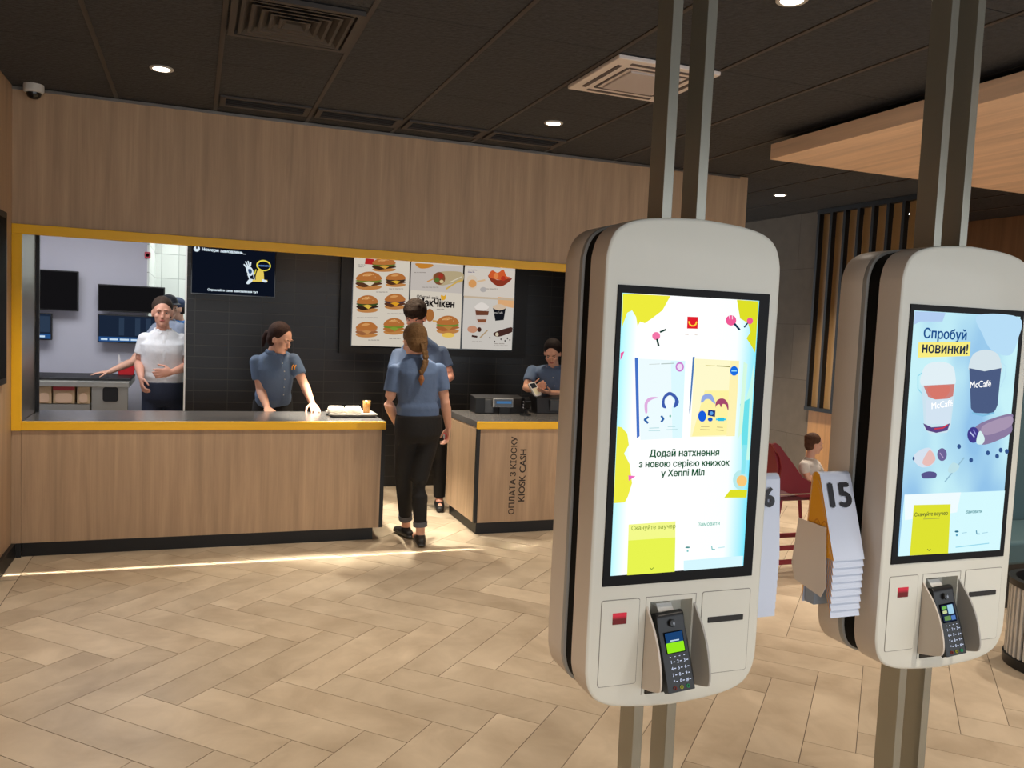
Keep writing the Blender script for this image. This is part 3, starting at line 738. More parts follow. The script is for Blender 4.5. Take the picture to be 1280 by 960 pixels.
    A.el(876.5, 520, 5, 7, (25, 95, 220)); A.pg([(884, 512), (893, 513), (892.5, 521), (883.5, 519)], (30, 50, 120)); A.el(888, 516.3, 2.3, 2.3, (90, 160, 230)); A.el(886.5, 524, 3, 2.6, (25, 90, 200))
    A.ln([(894, 524), (906, 524)], 2.4, (70, 205, 235)); A.ln([(897, 524), (903, 524)], 4.2, (50, 190, 225))
    A.ln([(875, 533), (885, 533)], 1.0, (205, 190, 130)); A.ln([(874, 536.5), (886, 537)], 1.0, (205, 190, 130)); A.ln([(895, 533.5), (902, 534)], 1.0, (205, 190, 130)); A.ln([(894, 537), (903, 538)], 1.0, (205, 190, 130))
    A.pg([(928, 452), (933, 455), (926, 540), (921, 548)], (215, 250, 225))
    # words
    T1 = (30, 95, 60)
    A.tx('Додай натхнення', (811, 567), (897.5, 565.5), T1, .8, bold=.034); A.tx('з новою серією книжок', (797.5, 580), (910, 578.5), T1, .8, bold=.034); A.tx('у Хеппі Міл', (825.5, 591.5), (879, 590.5), T1, .8, bold=.034)
    # bottom bar
    A.pg([(784.5, 655), (843, 651), (842, 713.8), (782.5, 718.3)], (244, 250, 140)); A.pg([(784, 675), (842.8, 671), (842, 713.8), (782.5, 718.3)], (232, 244, 80))
    A.tx('Скануйте ваучер', (788, 660), (843, 657), (140, 160, 60), bold=.01)
    A.ln([(811, 709), (813, 711), (815.5, 708.8)], .9, (120, 150, 50))
    A.tx('Замовити', (871, 655), (898, 653.5), (90, 180, 160), bold=.01)
    A.el(858, 683.5, 3, 1, (60, 140, 140)); A.el(858, 688, 1.2, 1.2, (130, 200, 200)); A.ln([(888, 682), (888.5, 686), (892, 686)], 1.2, (110, 190, 190)); A.ln([(896, 684), (904, 683)], 1.3, (200, 235, 240))
    A.pg([(853, 700), (911, 695), (927, 694), (926.5, 706.8), (853, 712.5)], (215, 248, 255))
    A.done('screen', e)
def art2(e, cx):
    A = Art(KY-.0040)
    gm = bpy.data.materials.new('screen_blue_field'); gm.use_nodes = True; nt = gm.node_tree; nt.nodes.remove(nt.nodes['Principled BSDF'])
    em = nt.nodes.new('ShaderNodeEmission'); em.inputs[1].default_value = .95; tc = nt.nodes.new('ShaderNodeTexCoord')
    n = nt.nodes.new('ShaderNodeTexNoise'); n.inputs['Scale'].default_value = 2.2; n.inputs['Detail'].default_value = 1.5; nt.links.new(tc.outputs['Generated'], n.inputs['Vector'])
    r = nt.nodes.new('ShaderNodeValToRGB'); r.color_ramp.elements[0].position = .35; r.color_ramp.elements[0].color = lin((150, 200, 240)); r.color_ramp.elements[1].position = .62; r.color_ramp.elements[1].color = lin((205, 248, 255))
    nt.links.new(n.outputs['Fac'], r.inputs[0]); nt.links.new(r.outputs[0], em.inputs[0]); nt.links.new(em.outputs[0], nt.nodes['Material Output'].inputs[0])
    A.pg([(1143, 388), (1275.5, 396), (1248.5, 687), (1122, 695)], gm)
    A.pg([(1143.5, 389), (1182, 391), (1178, 402), (1150, 402), (1142.5, 406)], (178, 205, 240)); A.sm([(1222, 394), (1274, 397), (1272, 425), (1262, 444), (1240, 438), (1228, 418)], (184, 222, 247))
    A.tx('Спробуй', (1155, 416.5), (1208, 420.5), (30, 85, 150), .9, bold=.03)
    A.pg([(1148, 428), (1213, 427), (1212, 445), (1147, 447)], (250, 238, 130)); A.tx('новинки!', (1153, 435), (1209.5, 437.5), (40, 55, 80), .8, bold=.03)
    # left glass
    A.sm([(1151, 470), (1158, 456), (1175, 452), (1190, 457), (1194, 470), (1192, 482), (1170, 486), (1152, 482)], (226, 240, 246))
    A.pg([(1152, 482), (1194, 480), (1188, 535), (1183, 541), (1162, 542), (1155, 536)], (205, 228, 240))
    A.pg([(1154, 482), (1193, 480), (1191, 495), (1176, 502), (1160, 496)], (204, 130, 125)); A.sm([(1160, 484), (1186, 482), (1184, 494), (1172, 500), (1163, 494)], (214, 120, 108))
    A.pg([(1157, 500), (1190, 498), (1187, 530), (1157, 530)], (212, 228, 242))
    A.pg([(1153.5, 529), (1164, 534), (1178, 533), (1187, 529), (1184, 538), (1170, 541), (1158, 538)], (92, 70, 130)); A.ln([(1168, 536), (1178, 535), (1184, 531)], 1.8, (205, 60, 80))
    A.tx('McCafé', (1164, 508), (1190, 504), (255, 255, 255), 1.1, bold=.015)
    A.ln([(1152, 466), (1147, 470), (1147, 486), (1152, 492)], 1.2, (150, 215, 235))
    # right glass
    A.sm([(1211, 455), (1217, 442), (1232, 437), (1246, 442), (1251, 454), (1250, 466), (1230, 470), (1212, 464)], (214, 228, 235))
    A.ln([(1250, 452), (1257, 458), (1256, 470), (1250, 484)], 1.5, (190, 230, 245))
    A.pg([(1211, 460), (1230, 464), (1251, 460), (1246.5, 506), (1244, 512), (1240, 517), (1217, 516), (1213, 510)], (76, 92, 130)); A.ln([(1215, 516), (1228, 519.5), (1242, 516)], 2.2, (130, 190, 225))
    A.tx('McCafé', (1212, 481.5), (1238, 479.5), (255, 255, 255), 1.05, bold=.015)
    # dessert roll
    A.sm([(1220, 532), (1262, 517), (1264, 528), (1262, 542), (1234, 555), (1222, 552)], (140, 124, 160)); A.sm([(1228, 532), (1262, 520), (1262, 533), (1232, 544)], (168, 150, 178))
    A.el(1216, 543.5, 7.5, 10, (66, 60, 140)); A.ln([(1212, 540), (1217, 546)], 1.5, (190, 200, 240)); A.ln([(1216, 537), (1219, 543)], 1.2, (150, 150, 220)); A.sm([(1221, 544), (1225, 538.5), (1230, 548), (1227, 555), (1220, 554)], (214, 240, 240))
    for x, y in ((1198, 558), (1213, 575), (1234, 566), (1250, 562.5), (1245.5, 570), (1257.5, 564)): A.el(x, y, 2.4, 3, (52, 84, 140))
    # pastry, cookie, spoon
    A.sm([(1141, 570), (1150, 562), (1162, 560), (1168, 572), (1164, 581), (1152, 584), (1143, 578)], (214, 226, 240)); A.sm([(1152, 578), (1160, 563), (1166, 567), (1168, 575), (1160, 582)], (232, 190, 185)); A.el(1141, 573, 1.3, 2.5, (60, 80, 130))
    A.el(1176.5, 568, 6, 8, (110, 100, 150)); A.ln([(1174, 566), (1178, 572)], 1.2, (180, 160, 200)); A.sm([(1151, 592), (1160, 589), (1169, 591), (1168, 597), (1156, 598), (1152, 597)], (90, 86, 140))
    A.ln([(1180, 602), (1196, 582), (1204, 572)], 1.6, (150, 190, 210)); A.sm([(1184, 586), (1190, 578), (1198, 582), (1194, 589), (1186, 591)], (190, 225, 232))
    # lower white bar
    A.pg([(1129.5, 618), (1255, 613), (1248.5, 687), (1122, 695)], (214, 250, 255)); A.pg([(1129.5, 618), (1200, 615), (1195, 640), (1130, 650)], (240, 252, 255))
    A.pg([(1141, 631), (1187, 630), (1184, 691.2), (1136, 694)], (222, 226, 50)); A.tx('Скануйте ваучер', (1142, 643.5), (1183.5, 641), (70, 80, 50), bold=.02)
    A.ln([(1153, 648.5), (1173, 647.5)], .9, (170, 175, 70)); A.ln([(1158, 686), (1160, 688), (1162, 686)], .9, (110, 120, 50))
    A.tx('Замовити', (1206, 639.5), (1226, 639), (50, 130, 140), bold=.02)
    A.el(1194.5, 664, 2.6, 1.2, (40, 110, 140)); A.el(1194.5, 668.5, 1.2, 1.4, (90, 160, 190)); A.ln([(1219, 663), (1219.5, 667), (1223, 667)], 1.2, (70, 140, 170)); A.ln([(1201, 666), (1207, 665)], 1.0, (170, 215, 230)); A.ln([(1226, 666), (1233, 665)], 1.0, (170, 215, 230))
    A.pg([(1193, 683), (1235, 678), (1234.5, 679.2), (1193, 684.2)], (150, 215, 235))
    A.done('screen', e)
k1 = make_kiosk(1.164, 'nearer white self-order kiosk on twin steel posts, screen showing two picture books', art1)
k2 = make_kiosk(2.078, 'white self-order kiosk at the right edge, screen showing coffee glasses', art2)
make_terminal(1.164, 'black card terminal with green button on its display, in the kiosk showing two books', 0)
make_terminal(2.078, 'black card terminal with dark picture display, in the kiosk showing coffee glasses', 1)
# number tents stacked on a carrier at the kiosk side
t_white = mat('tent_white_gloss', (198, 207, 226), .12, spec=.6); t_yel = mat('tent_yellow', (238, 170, 30), .4)
t_in = mat('tent_blue_grey_inside', (150, 165, 185), .5); holder = mat('holder_grey', (225, 218, 210), .5)
def tent_stack(x0, x1, num, kdesc, outer_left, mirror_lab, fd=.098, bd=.025):
    n = 9
    ry, rz = KY+.135, 1.318
    for k in range(n):
        dz = -.0205*k; z_r = rz+dz; top = k == 0
        # section in (y,z): rounded ridge, front leg leans to the viewer, back leg nearly upright
        L = .238
        fy, fz = ry-fd, z_r-L; by, bz = ry+bd, z_r-L+.01
        th = .0022
        def sect(i):  # centre line offset i inward
            r = .018-i
            pts = [(fy+i, fz)]
            pts += [(ry-.004-r*math.cos(math.radians(a)), z_r-.018+r*math.sin(math.radians(a))) for a in (10, 40, 65, 90, 115, 140, 170)]
            pts += [(by-i, bz)]
            return pts
        ks = k*.0004
        o_ = sect(0); i_ = sect(th)
        m_ = MB(); ring = o_+i_[::-1]
        m_.prism(ring, x0+ks, x1-ks, 'X')
        lab = (('white number tent marked %s, topmost of the stack beside the kiosk %s' % (num, kdesc)) if top
               else 'white number tent showing only its lower edge, %s' % mirror_lab)
        ob = m_.build('number_tent', [t_white, t_yel], None)
        for pl in ob.data.polygons:
            if abs(pl.normal.x) > .9: pl.material_index = 1
        tag(ob, lab, 'number tent', 'number tents stacked at the kiosk sides')
        if top:
            # yellow end cheek
            xc = x0+.001 if outer_left else x1-.003
            ck = MB().prism(i_, xc, xc+.002, 'X'); co_ = ck.build('end_cheek', t_yel, ob)
            xm = xc-.0006 if outer_left else xc+.002
            am = MB()
            for s_ in ((-1, 1) if fd > .05 else ()):
                pts = [Vector((xm+.0003, ry-.035+s_*.0155+.015*math.cos(math.radians(a)), z_r-.17+.034*math.sin(math.radians(a)))) for a in range(0, 181, 20)]
                am.tube(pts, .0022, hint=(1, 0, 0), n=6, flat=.3)
            if fd > .05: am.build('arch_mark', mat('arch_orange', (214, 140, 20), .5), co_)
            d = Vector((0, max(.0, (ry-.022)-fy), (z_r-.018)-fz)).normalized()
            lean = math.atan2(d.y, d.z)
            Mx = Matrix.Rotation(-lean, 3, 'X')
            cy = fy+max(0, ry-.022-fy)*.78-(.003 if fd < .05 else 0); cz = fz+(z_r-.018-fz)*.78
            MB().text(num, ((x0+x1)/2-.004, cy-.0025, cz), .072, bold=.045, M=Mx, lift=.0012).build('number', mat('tent_number_ink', (22, 24, 34), .5), ob)
    # carrier bracket: trapezoid plate on the outer side + arm to the kiosk gap
    e = empty('tent_carrier', ((x0+x1)/2, ry, .95), 'beige metal carrier plate of the %s' % mirror_lab, 'holder')
    xo = x0-.004 if outer_left else x1+.002
    if fd < .05: ry += .045
    MB().prism([(ry-.062, 1.168), (ry+.055, 1.170), (ry+.072, 1.03), (ry+.055, .985), (ry-.06, .965), (ry-.078, 1.0)], xo, xo+.002, 'X').build('side_plate', holder, e, bevel=.0005)
    core = MB(); core.prism([(ry-.022, 1.10), (ry-.004, 1.135), (ry+.014, 1.10), (ry+.014, .93), (ry-.022, .93)], x0+.006, x1-.006, 'X')
    kx = 1.826 if outer_left else 1.417
    xa, xb = (x1-.006, kx+.03) if outer_left else (kx-.03, x0+.006)
    core.box(xa, xb, KY+.1, KY+.12, .95, .99)
    core.build('core_block', t_in, e)
tent_stack(1.69, 1.80, '15', 'showing coffee glasses', True, 'fully visible stack left of the coffee kiosk')
tent_stack(1.435, 1.548, '46', 'showing two picture books', False, 'half-hidden stack right of the picture-book kiosk', .042, .08)
# ================================================================ SCREENS AND MENU BOARDS
YM = 8.30
CREAM = (222, 212, 196)
class Menu(Art):
    pass
def bun(A, cx, cy, w, h, k=0, fill=((120, 150, 50), (90, 50, 30), (240, 190, 60))):
    """burger seen from the side, drawn as a picture on the board"""
    top, bot = (196, 122, 62), (206, 140, 78)
    A.sm([(cx-w*.5, cy+h*.30), (cx-w*.40, cy+h*.46), (cx, cy+h*.52), (cx+w*.40, cy+h*.46), (cx+w*.5, cy+h*.30), (cx, cy+h*.22)], bot, .72)
    A.sm([(cx-w*.54, cy+h*.16), (cx-w*.25, cy+h*.36), (cx+w*.1, cy+h*.30), (cx+w*.54, cy+h*.18), (cx+w*.3, cy+h*.04), (cx-w*.3, cy+h*.02)], fill[1], .7)
    A.pg([(cx-w*.5, cy+h*.06), (cx-w*.2, cy+h*.12), (cx+w*.05, cy+h*.30), (cx+w*.25, cy+h*.1), (cx+w*.52, cy+h*.05), (cx, cy-h*.06)], fill[2], .75)
    A.sm([(cx-w*.53, cy-h*.02), (cx-w*.3, cy+h*.11), (cx, cy+h*.04), (cx+w*.3, cy+h*.12), (cx+w*.52, cy-h*.02), (cx, cy-h*.12)], fill[0], .7)
    A.sm([(cx-w*.5, cy-h*.06), (cx-w*.42, cy-h*.32), (cx-w*.15, cy-h*.5), (cx+w*.18, cy-h*.5), (cx+w*.43, cy-h*.32), (cx+w*.5, cy-h*.06), (cx, cy+h*.01)], top, .72)
    A.sm([(cx-w*.26, cy-h*.30), (cx-w*.05, cy-h*.42), (cx+w*.16, cy-h*.36), (cx-w*.02, cy-h*.26)], (222, 160, 96), .8)
    if k % 2:
        for dx, dy in ((-.1, -.38), (.05, -.42), (.18, -.34), (-.22, -.28), (.0, -.3), (.26, -.22)): A.el(cx+w*dx, cy+h*dy, .5, .35, (240, 210, 160), .8, n=6)
def words(A, x, y, w, col=(170, 160, 152)):
    s = x
    while s < x+w:
        l = random.uniform(2, 5); A.ln([(s, y), (min(s+l, x+w), y+.06*l)], .9, col, .7); A.n -= 1; s += l+1
    A.n += 1
mb_ = empty('menu_board', (2.3, YM, 1.42), 'row of three lit menu board screens with burgers and drinks on black tiled wall', 'menu board')
def panel_px(tl, tr, br, bl, name):
    a, b, c, d = [PY(*p_, YM) for p_ in (tl, tr, br, bl)]
    x0 = (a.x+d.x)/2; x1 = (b.x+c.x)/2; zb = (c.z+d.z)/2; zt = max(a.z, b.z)
    fr = MB().box(x0-.012, x1+.012, YM+.002, YM+.075, zb-.012, zt+.16).build(name, blackgl, mb_, bevel=.002)
    return x0, x1, zb, zt+.148, fr
def field(A, x0, x1, zb, zt, col, st): A.n += 1; A.poly([(x0, A.Y-A.step*A.n, zt), (x1, A.Y-A.step*A.n, zt), (x1, A.Y-A.step*A.n, zb), (x0, A.Y-A.step*A.n, zb)], A.m(col, st))
MB().box(1.33, 3.30, YM+.006, YM+.078, 1.36, 2.5).build('backing_frame', black, mb_)
# left board
x0, x1, zb, zt, f1 = panel_px((443, 321), (512, 327), (509, 435), (439, 430.5), 'screen_housing')
A = Art(YM, .0002); field(A, x0, x1, zb, zt, CREAM, .82); A.Y0 = YM
A.pg([(457, 323), (468, 324), (467, 331), (456, 330)], (190, 40, 40), .8)
bun(A, 480, 331, 28, 17, 1, ((100, 120, 50), (70, 45, 30), (225, 170, 70))); bun(A, 461, 351, 31, 22, 1, ((130, 140, 60), (95, 60, 40), (235, 220, 190)))
bun(A, 494.5, 350, 24, 17, 0, ((60, 50, 40), (90, 55, 35), (240, 190, 60))); bun(A, 459, 380, 26, 21, 1, ((60, 80, 40), (60, 40, 30), (240, 200, 80)))
bun(A, 493.5, 377, 25, 19, 0, ((80, 60, 70), (100, 60, 40), (240, 170, 40))); bun(A, 458, 412, 26, 19, 0, ((200, 130, 80), (170, 110, 70), (210, 150, 90))); bun(A, 492, 408, 25, 20, 1, ((120, 150, 50), (190, 120, 60), (140, 165, 60)))
for x, y, w_ in ((447, 331, 9), (470, 365, 14), (486, 361, 18), (446, 397, 26), (484, 392, 20), (460, 425, 14), (448, 333.5, 6), (486, 423, 14)): words(A, x, y, w_)
A.done('screen', f1)
# middle board
x0, x1, zb, zt, f2 = panel_px((514, 328), (579, 333.5), (575, 436.5), (511, 433), 'screen_housing')
A = Art(YM, .0002); field(A, x0, x1, zb, zt, CREAM, .82); A.Y0 = YM
A.pg([(514, 328), (579, 333), (577.5, 367), (513, 362.5)], (205, 196, 188), .8)
A.sm([(519, 329.5), (524, 335), (532, 335.5), (540, 333.5), (541, 330.5), (530, 329.5)], (205, 135, 50), .8)
A.sm([(541, 345), (546, 341), (560, 339), (578, 341), (578, 352), (566, 354), (552, 357), (544, 353)], (196, 178, 140), .75); A.el(549, 348, 7.5, 8, (140, 84, 52), .7); A.el(551, 345, 3, 3.5, (176, 60, 44), .7); A.el(546, 350, 3, 3, (98, 128, 58), .7); A.el(552, 352, 2.5, 2.2, (222, 200, 150), .8)
A.ln([(558, 361), (572, 352), (578, 350)], 2, (214, 176, 90), .8); A.ln([(562, 353), (577, 346)], 1.2, (224, 214, 190), .8); A.ln([(534, 352), (541, 349)], 1.5, (214, 150, 80), .8)
for x, y, w_ in ((518, 340.5, 15), (528, 359, 20), (546, 386.5, 9)): words(A, x, y, w_)
A.tx('Обирай свій', (521, 370.5), (548, 373), (40, 30, 30), .8, bold=.03)
A.sm([(551, 369), (555, 370), (557, 368.5), (556.5, 374), (552, 375)], (225, 170, 50), .85)
A.tx('МакЧікен', (522, 378), (567.5, 381), (25, 20, 22), .8, bold=.05, cond=.8)
A.el(537, 394, 5.5, 8, (180, 116, 62), .75); A.ln([(541, 401), (552, 403)], 2.4, (220, 170, 96), .8)
bun(A, 559.5, 406, 27, 22, 1, ((120, 150, 60), (185, 110, 60), (190, 140, 70))); A.el(560, 419, 8, 3, (235, 196, 90), .85)
A.done('screen', f2)
# right board
x0, x1, zb, zt, f3 = panel_px((581, 334), (644, 338.5), (639.5, 437.5), (577.5, 436), 'screen_housing')
A = Art(YM, .0002); field(A, x0, x1, zb, zt, (214, 208, 200), .8); A.Y0 = YM
A.pg([(581, 334), (644, 339), (642.5, 374), (579.5, 370)], (222, 212, 200), .8)
words(A, 585, 337.5, 11, (110, 100, 140)); words(A, 585, 340, 8, (110, 100, 140)); A.sm([(610, 344), (622, 350), (640, 348), (627, 358), (616, 354)], (150, 60, 40), .75); A.sm([(611, 346), (615, 338), (622, 341), (629, 337), (633, 345), (638, 347), (626, 350)], (216, 96, 50), .8); A.el(620, 345, 3, 4, (236, 140, 80), .8); A.el(629, 348, 3, 3, (190, 60, 40), .8)
A.sm([(584, 347), (590, 344), (596, 348), (595, 360), (586, 360)], (222, 206, 186), .8); A.el(590.5, 354.5, 5, 5, (224, 160, 96), .8); A.ln([(597, 352), (606, 350)], 2.2, (224, 190, 150), .8); A.el(604, 362, 4, 3.2, (186, 180, 176), .8); words(A, 608, 361, 14)
A.pg([(622, 371), (642.5, 373.5), (641.5, 385), (622, 381)], (232, 178, 126), .8); A.pg([(579.8, 369.5), (642.6, 373.6), (642.5, 376), (579.8, 372)], (206, 186, 160), .8)
A.pg([(593, 384), (611, 384), (608, 403), (605, 406), (598, 406), (595, 403)], (212, 200, 192), .8); A.sm([(593, 384), (602, 378), (611, 384), (602, 389)], (236, 228, 220), .8); A.pg([(594, 388), (611, 389), (610, 394), (595, 394)], (120, 70, 50), .7); A.pg([(596, 399), (608, 399), (607, 403), (598, 403)], (150, 90, 60), .7)
A.pg([(616, 385), (632, 385), (629.5, 400), (619, 401)], (26, 28, 34), .7); A.sm([(615.5, 384), (624, 380), (633, 384), (624, 388)], (220, 196, 170), .8); A.tx('McCafé', (618, 391.5), (628, 391), (210, 205, 200), .8)
A.sm([(585, 409), (592, 407), (597, 412), (592, 416), (585, 414)], (206, 150, 120), .8); A.el(599, 412, 2.6, 3, (80, 46, 36), .6); A.ln([(590, 420), (596, 421)], 2.4, (74, 44, 38), .6); A.ln([(600, 422), (609, 413)], 1.6, (196, 168, 130), .7)
A.sm([(617, 416), (638, 409), (640, 413), (638, 416), (622, 421)], (84, 52, 46), .6); A.el(621, 418, 2, 2.5, (220, 206, 180), .8)
for x, y in ((612, 422), (618, 427), (626, 424), (631, 426), (634, 423), (637, 425)): A.el(x, y, .8, 1.2, (40, 28, 28), .6, n=8)
for x, y, w_ in ((590, 427, 13), (617, 432, 18), (618, 429.5, 12)): words(A, x, y, w_)
A.done('screen', f3)
# order number display
yo = 8.31
od = empty('order_display', (.33, yo, 1.87), 'dark order-number display on black tiled wall, blue edge and hand drawing', 'display')
a = PY(241, 309, yo); b = PY(343, 370, yo)
x0, x1, zb, zt = PY(240, 340, yo).x, PY(343.5, 340, yo).x, PY(292, 368.5, yo).z, 2.36
MB().box(x0-.01, x1+.01, yo, 8.3795, zb-.012, zt+.01).build('housing', blackgl, od, bevel=.003)
A = Art(yo, .0002); field(A, x0, x1, zb, zt, (14, 20, 34), .8); A.Y0 = yo
ca = (225, 240, 250)
A.el(246, 311, 3.9, 3.6, ca, .9); A.pg([(245, 307), (247.2, 307), (247, 311), (245, 311)], (14, 20, 34), .8)
A.tx('Номери замовлень...', (252.5, 311.5), (307, 316.5), ca, .9, bold=.05)
A.tx('Отримайте своє замовлення тут', (259.5, 361.5), (322, 366), ca, .9, bold=.05)
# hand reaching to a paper bag with a bubble
for pts in ([(308.5, 335), (305, 330.5)], [(310, 333), (307, 327)], [(311.5, 332), (310, 326.5)], [(313, 332), (313.5, 328)]): A.ln(pts, 1.5, ca, .9)
A.sm([(307.5, 334), (312, 333), (316, 337), (316.5, 342), (313, 345), (309, 341)], ca, .9); A.sm([(310, 337), (313.5, 336.5), (315, 340), (312, 342.5)], (50, 80, 120), .8)
A.ln([(310, 343), (312.5, 349), (309, 353)], 1.8, ca, .9); A.ln([(316.5, 341), (318, 350)], 1.2, ca, .9); A.sm([(308, 354), (312, 349), (317, 350), (311, 355)], ca, .9)
A.sm([(320, 350), (321, 340), (324, 337), (329, 339), (330, 349), (330, 352)], (236, 208, 96), .9); A.pg([(316, 349.5), (334, 350), (334.5, 352.5), (315, 352)], (236, 208, 96), .9); A.sm([(328, 349), (333.5, 351), (333, 353), (328, 352)], ca, .9)
A.el(329.5, 332, 9.2, 7, (238, 222, 80), .9, rot=10); A.el(329.8, 332.2, 7.6, 5.4, (14, 20, 34), .8, rot=10); A.tx('ЗАБИРАЙТЕ', (322.5, 332), (337, 333), (110, 160, 230), .9, bold=.05); A.ln([(320, 337), (318, 343)], 1.3, (238, 222, 80), .9)
A.done('screen', od)
# ================================================================ KITCHEN
pc = empty('prep_counter', (-1.4, 9.2, 0), 'stainless steel prep counter with bins under it, in the white kitchen', 'counter')
st2 = mat('kitchen_steel', (168, 166, 158), .35, metal=.6)
xr = PY(161.5, 500, 8.76).x
MB().box(-2.6, xr-.17, 8.95, 9.6, .02, .93).build('cabinet', st2, pc, bevel=.003)
MB().box(-2.6, xr, 8.76, 9.62, .95, 1.0).build('worktop', st2, pc, bevel=.004)
MB().box(-2.6, xr, 8.90, 9.6, 1.0, 1.022).build('black_mat', mat('rubber_black', (24, 24, 25), .5), pc, bevel=.003)
def fpan(xa, xb, za, zb_, m_, nm, y=8.78, th=.02): return MB().box(xa, xb, y, y+th, za, zb_).build(nm, m_, pc, bevel=.004)
xs = [PY(v, 500, 8.78).x for v in (45, 64, 66, 93, 96, 112, 114.5, 160)]
zt_ = PY(100, 481, 8.78).z; zm = PY(100, 505, 8.78).z
beige = mat('food_pan_beige', (196, 168, 130), .5); redp = mat('red_lid_band', (168, 44, 48), .5)
for k, (i, j) in enumerate(((0, 1), (2, 3), (4, 5))):
    b_ = fpan(xs[i], xs[j], zm, zt_, beige, 'drawer_bin', 8.80, .14)
    MB().prism(rrect(xs[i]+.02, xs[j]-.02, zm+.01, zm+.1, .03), 8.79, 8.80, 'Y').build('bin_label', mat('bin_label', (214, 180, 150), .5), b_)
    if k == 1: MB().box(xs[i], xs[j], 8.785, 8.80, zt_-.055, zt_).build('red_band', redp, b_)
fpan(xs[6], xs[7], .2, zt_, st2, 'end_panel', 8.78, .02)
xa, xb = PY(128.5, 490, 8.78).x, PY(148, 490, 8.78).x; za, zb_ = PY(138, 502, 8.78).z, PY(138, 484, 8.78).z
MB().prism(rrect(xa, xb, za, zb_, .025), 8.772, 8.78, 'Y').build('open_slot', black, pc)
MB().box(-2.6, xs[5], 8.79, 8.81, .2, zm-.005).build('lower_front', st2, pc)
for x in (-2.5, xr-.22): MB().box(x-.02, x+.02, 9.0, 9.04, 0.0, .02).build('foot', black, pc)
def monitor(x0, x1, z0, z1, y, label, on, grp='kitchen order monitors'):
    e = empty('kitchen_monitor', ((x0+x1)/2, y, z0), label, 'monitor', grp)
    MB().box(x0, x1, y, y+.05, z0, z1).build('housing', mat('monitor_black', (18, 18, 19), .35), e, bevel=.004)
    MB().box(x0+.1, x0+.22, y+.05, y+.1505, (z0+z1)/2-.06, (z0+z1)/2+.06).build('wall_bracket', black, e)
    A = Art(y, .0008); m_ = .012
    def f4(xa, xb, za, zb, c, s=1.0): A.n += 1; A.poly([(xa, y-.0008*A.n, zb), (xb, y-.0008*A.n, zb), (xb, y-.0008*A.n, za), (xa, y-.0008*A.n, za)], A.m(c, s))
    if on:
        f4(x0+m_, x1-m_, z0+m_, z1-m_, (30, 42, 62), .8); w_ = (x1-x0-2*m_)
        f4(x0+m_, x1-m_, z0+m_, z0+m_+.05, (40, 84, 140), .9)
        x = x0+m_+.02
        while x < x1-.08:
            l = random.uniform(.04, .09); A.n += 0; A.poly([(x, y-.004, z0+.045), (x+l, y-.004, z0+.045), (x+l, y-.004, z0+.026), (x, y-.004, z0+.026)], A.m((200, 225, 245), .9)); x += l+.018
        for fx in (.35, .62, .8): f4(x0+w_*fx, x0+w_*fx+.05, z0+.08, z1-.03, (48, 64, 86), .8); A.n -= 1
    else:
        f4(x0+m_, x1-m_, z0+m_, z1-m_, (22, 21, 23), .8)
    A.done('screen', e)
ym = 9.75
def mpx(l, t, r, b_): return PY(l, (t+b_)/2, ym).x, PY(r, (t+b_)/2, ym).x, PY((l+r)/2, b_, ym).z, PY((l+r)/2, t, ym).z
g1 = mpx(20, 337, 98, 387.5); g2 = mpx(30, 391, 65, 424.5); g3 = mpx(122, 357, 206, 390.5); g4 = mpx(122, 394, 200, 429)
monitor(*g1, ym, 'large switched-off black monitor at upper left of the kitchen wall', False)
monitor(*g2, ym, 'lit monitor below the large black one, at the left jamb', True)
monitor(*g3, ym, 'upper black switched-off monitor left of the man in the white shirt', False)
monitor(*g4, ym, 'lit lower monitor left of the man in the white shirt', True)
# the overhang of the right monitors is carried on a rail from the wall
# red carton on the prep counter
ct = empty('carton', (-.76, 9.46, 1.022), 'red and white carton standing on the prep counter beside the reaching hand', 'carton')
cx_, cz_ = PY(158, 460, 9.45).x, 1.0225
MB().prism([(cx_-.07, cz_), (cx_+.07, cz_), (cx_+.085, cz_+.10), (cx_-.085, cz_+.10)], 9.42, 9.50, 'Y').build('carton_body', mat('carton_red', (212, 30, 40), .5), ct, bevel=.004)
MB().prism([(cx_-.085, cz_+.10), (cx_+.085, cz_+.10), (cx_+.09, cz_+.13), (cx_-.06, cz_+.135), (cx_-.07, cz_+.2), (cx_-.082, cz_+.2)], 9.5, 9.515, 'Y').build('carton_back', mat('carton_white', (235, 232, 228), .5), ct)
# small red alarm device on white tiled wall
al = empty('alarm_button', (PY(184.5, 319, 9.88).x, 9.88, PY(184.5, 319, 9.88).z), 'small red and white alarm device at the edge of the lilac wall', 'alarm')
MB().box(al.location.x-.03, al.location.x+.03, 9.865, 9.9, al.location.z-.035, al.location.z+.035).build('case', mat('alarm_red', (205, 60, 80), .4), al, bevel=.008)
MB().lathe([(.0, -.004), (.016, -.003), (.018, 0)], n=16, M=Matrix.Translation((al.location.x, 9.865, al.location.z)) @ Matrix.Rotation(PI/2, 4, 'X')).build('button', white_pl, al)
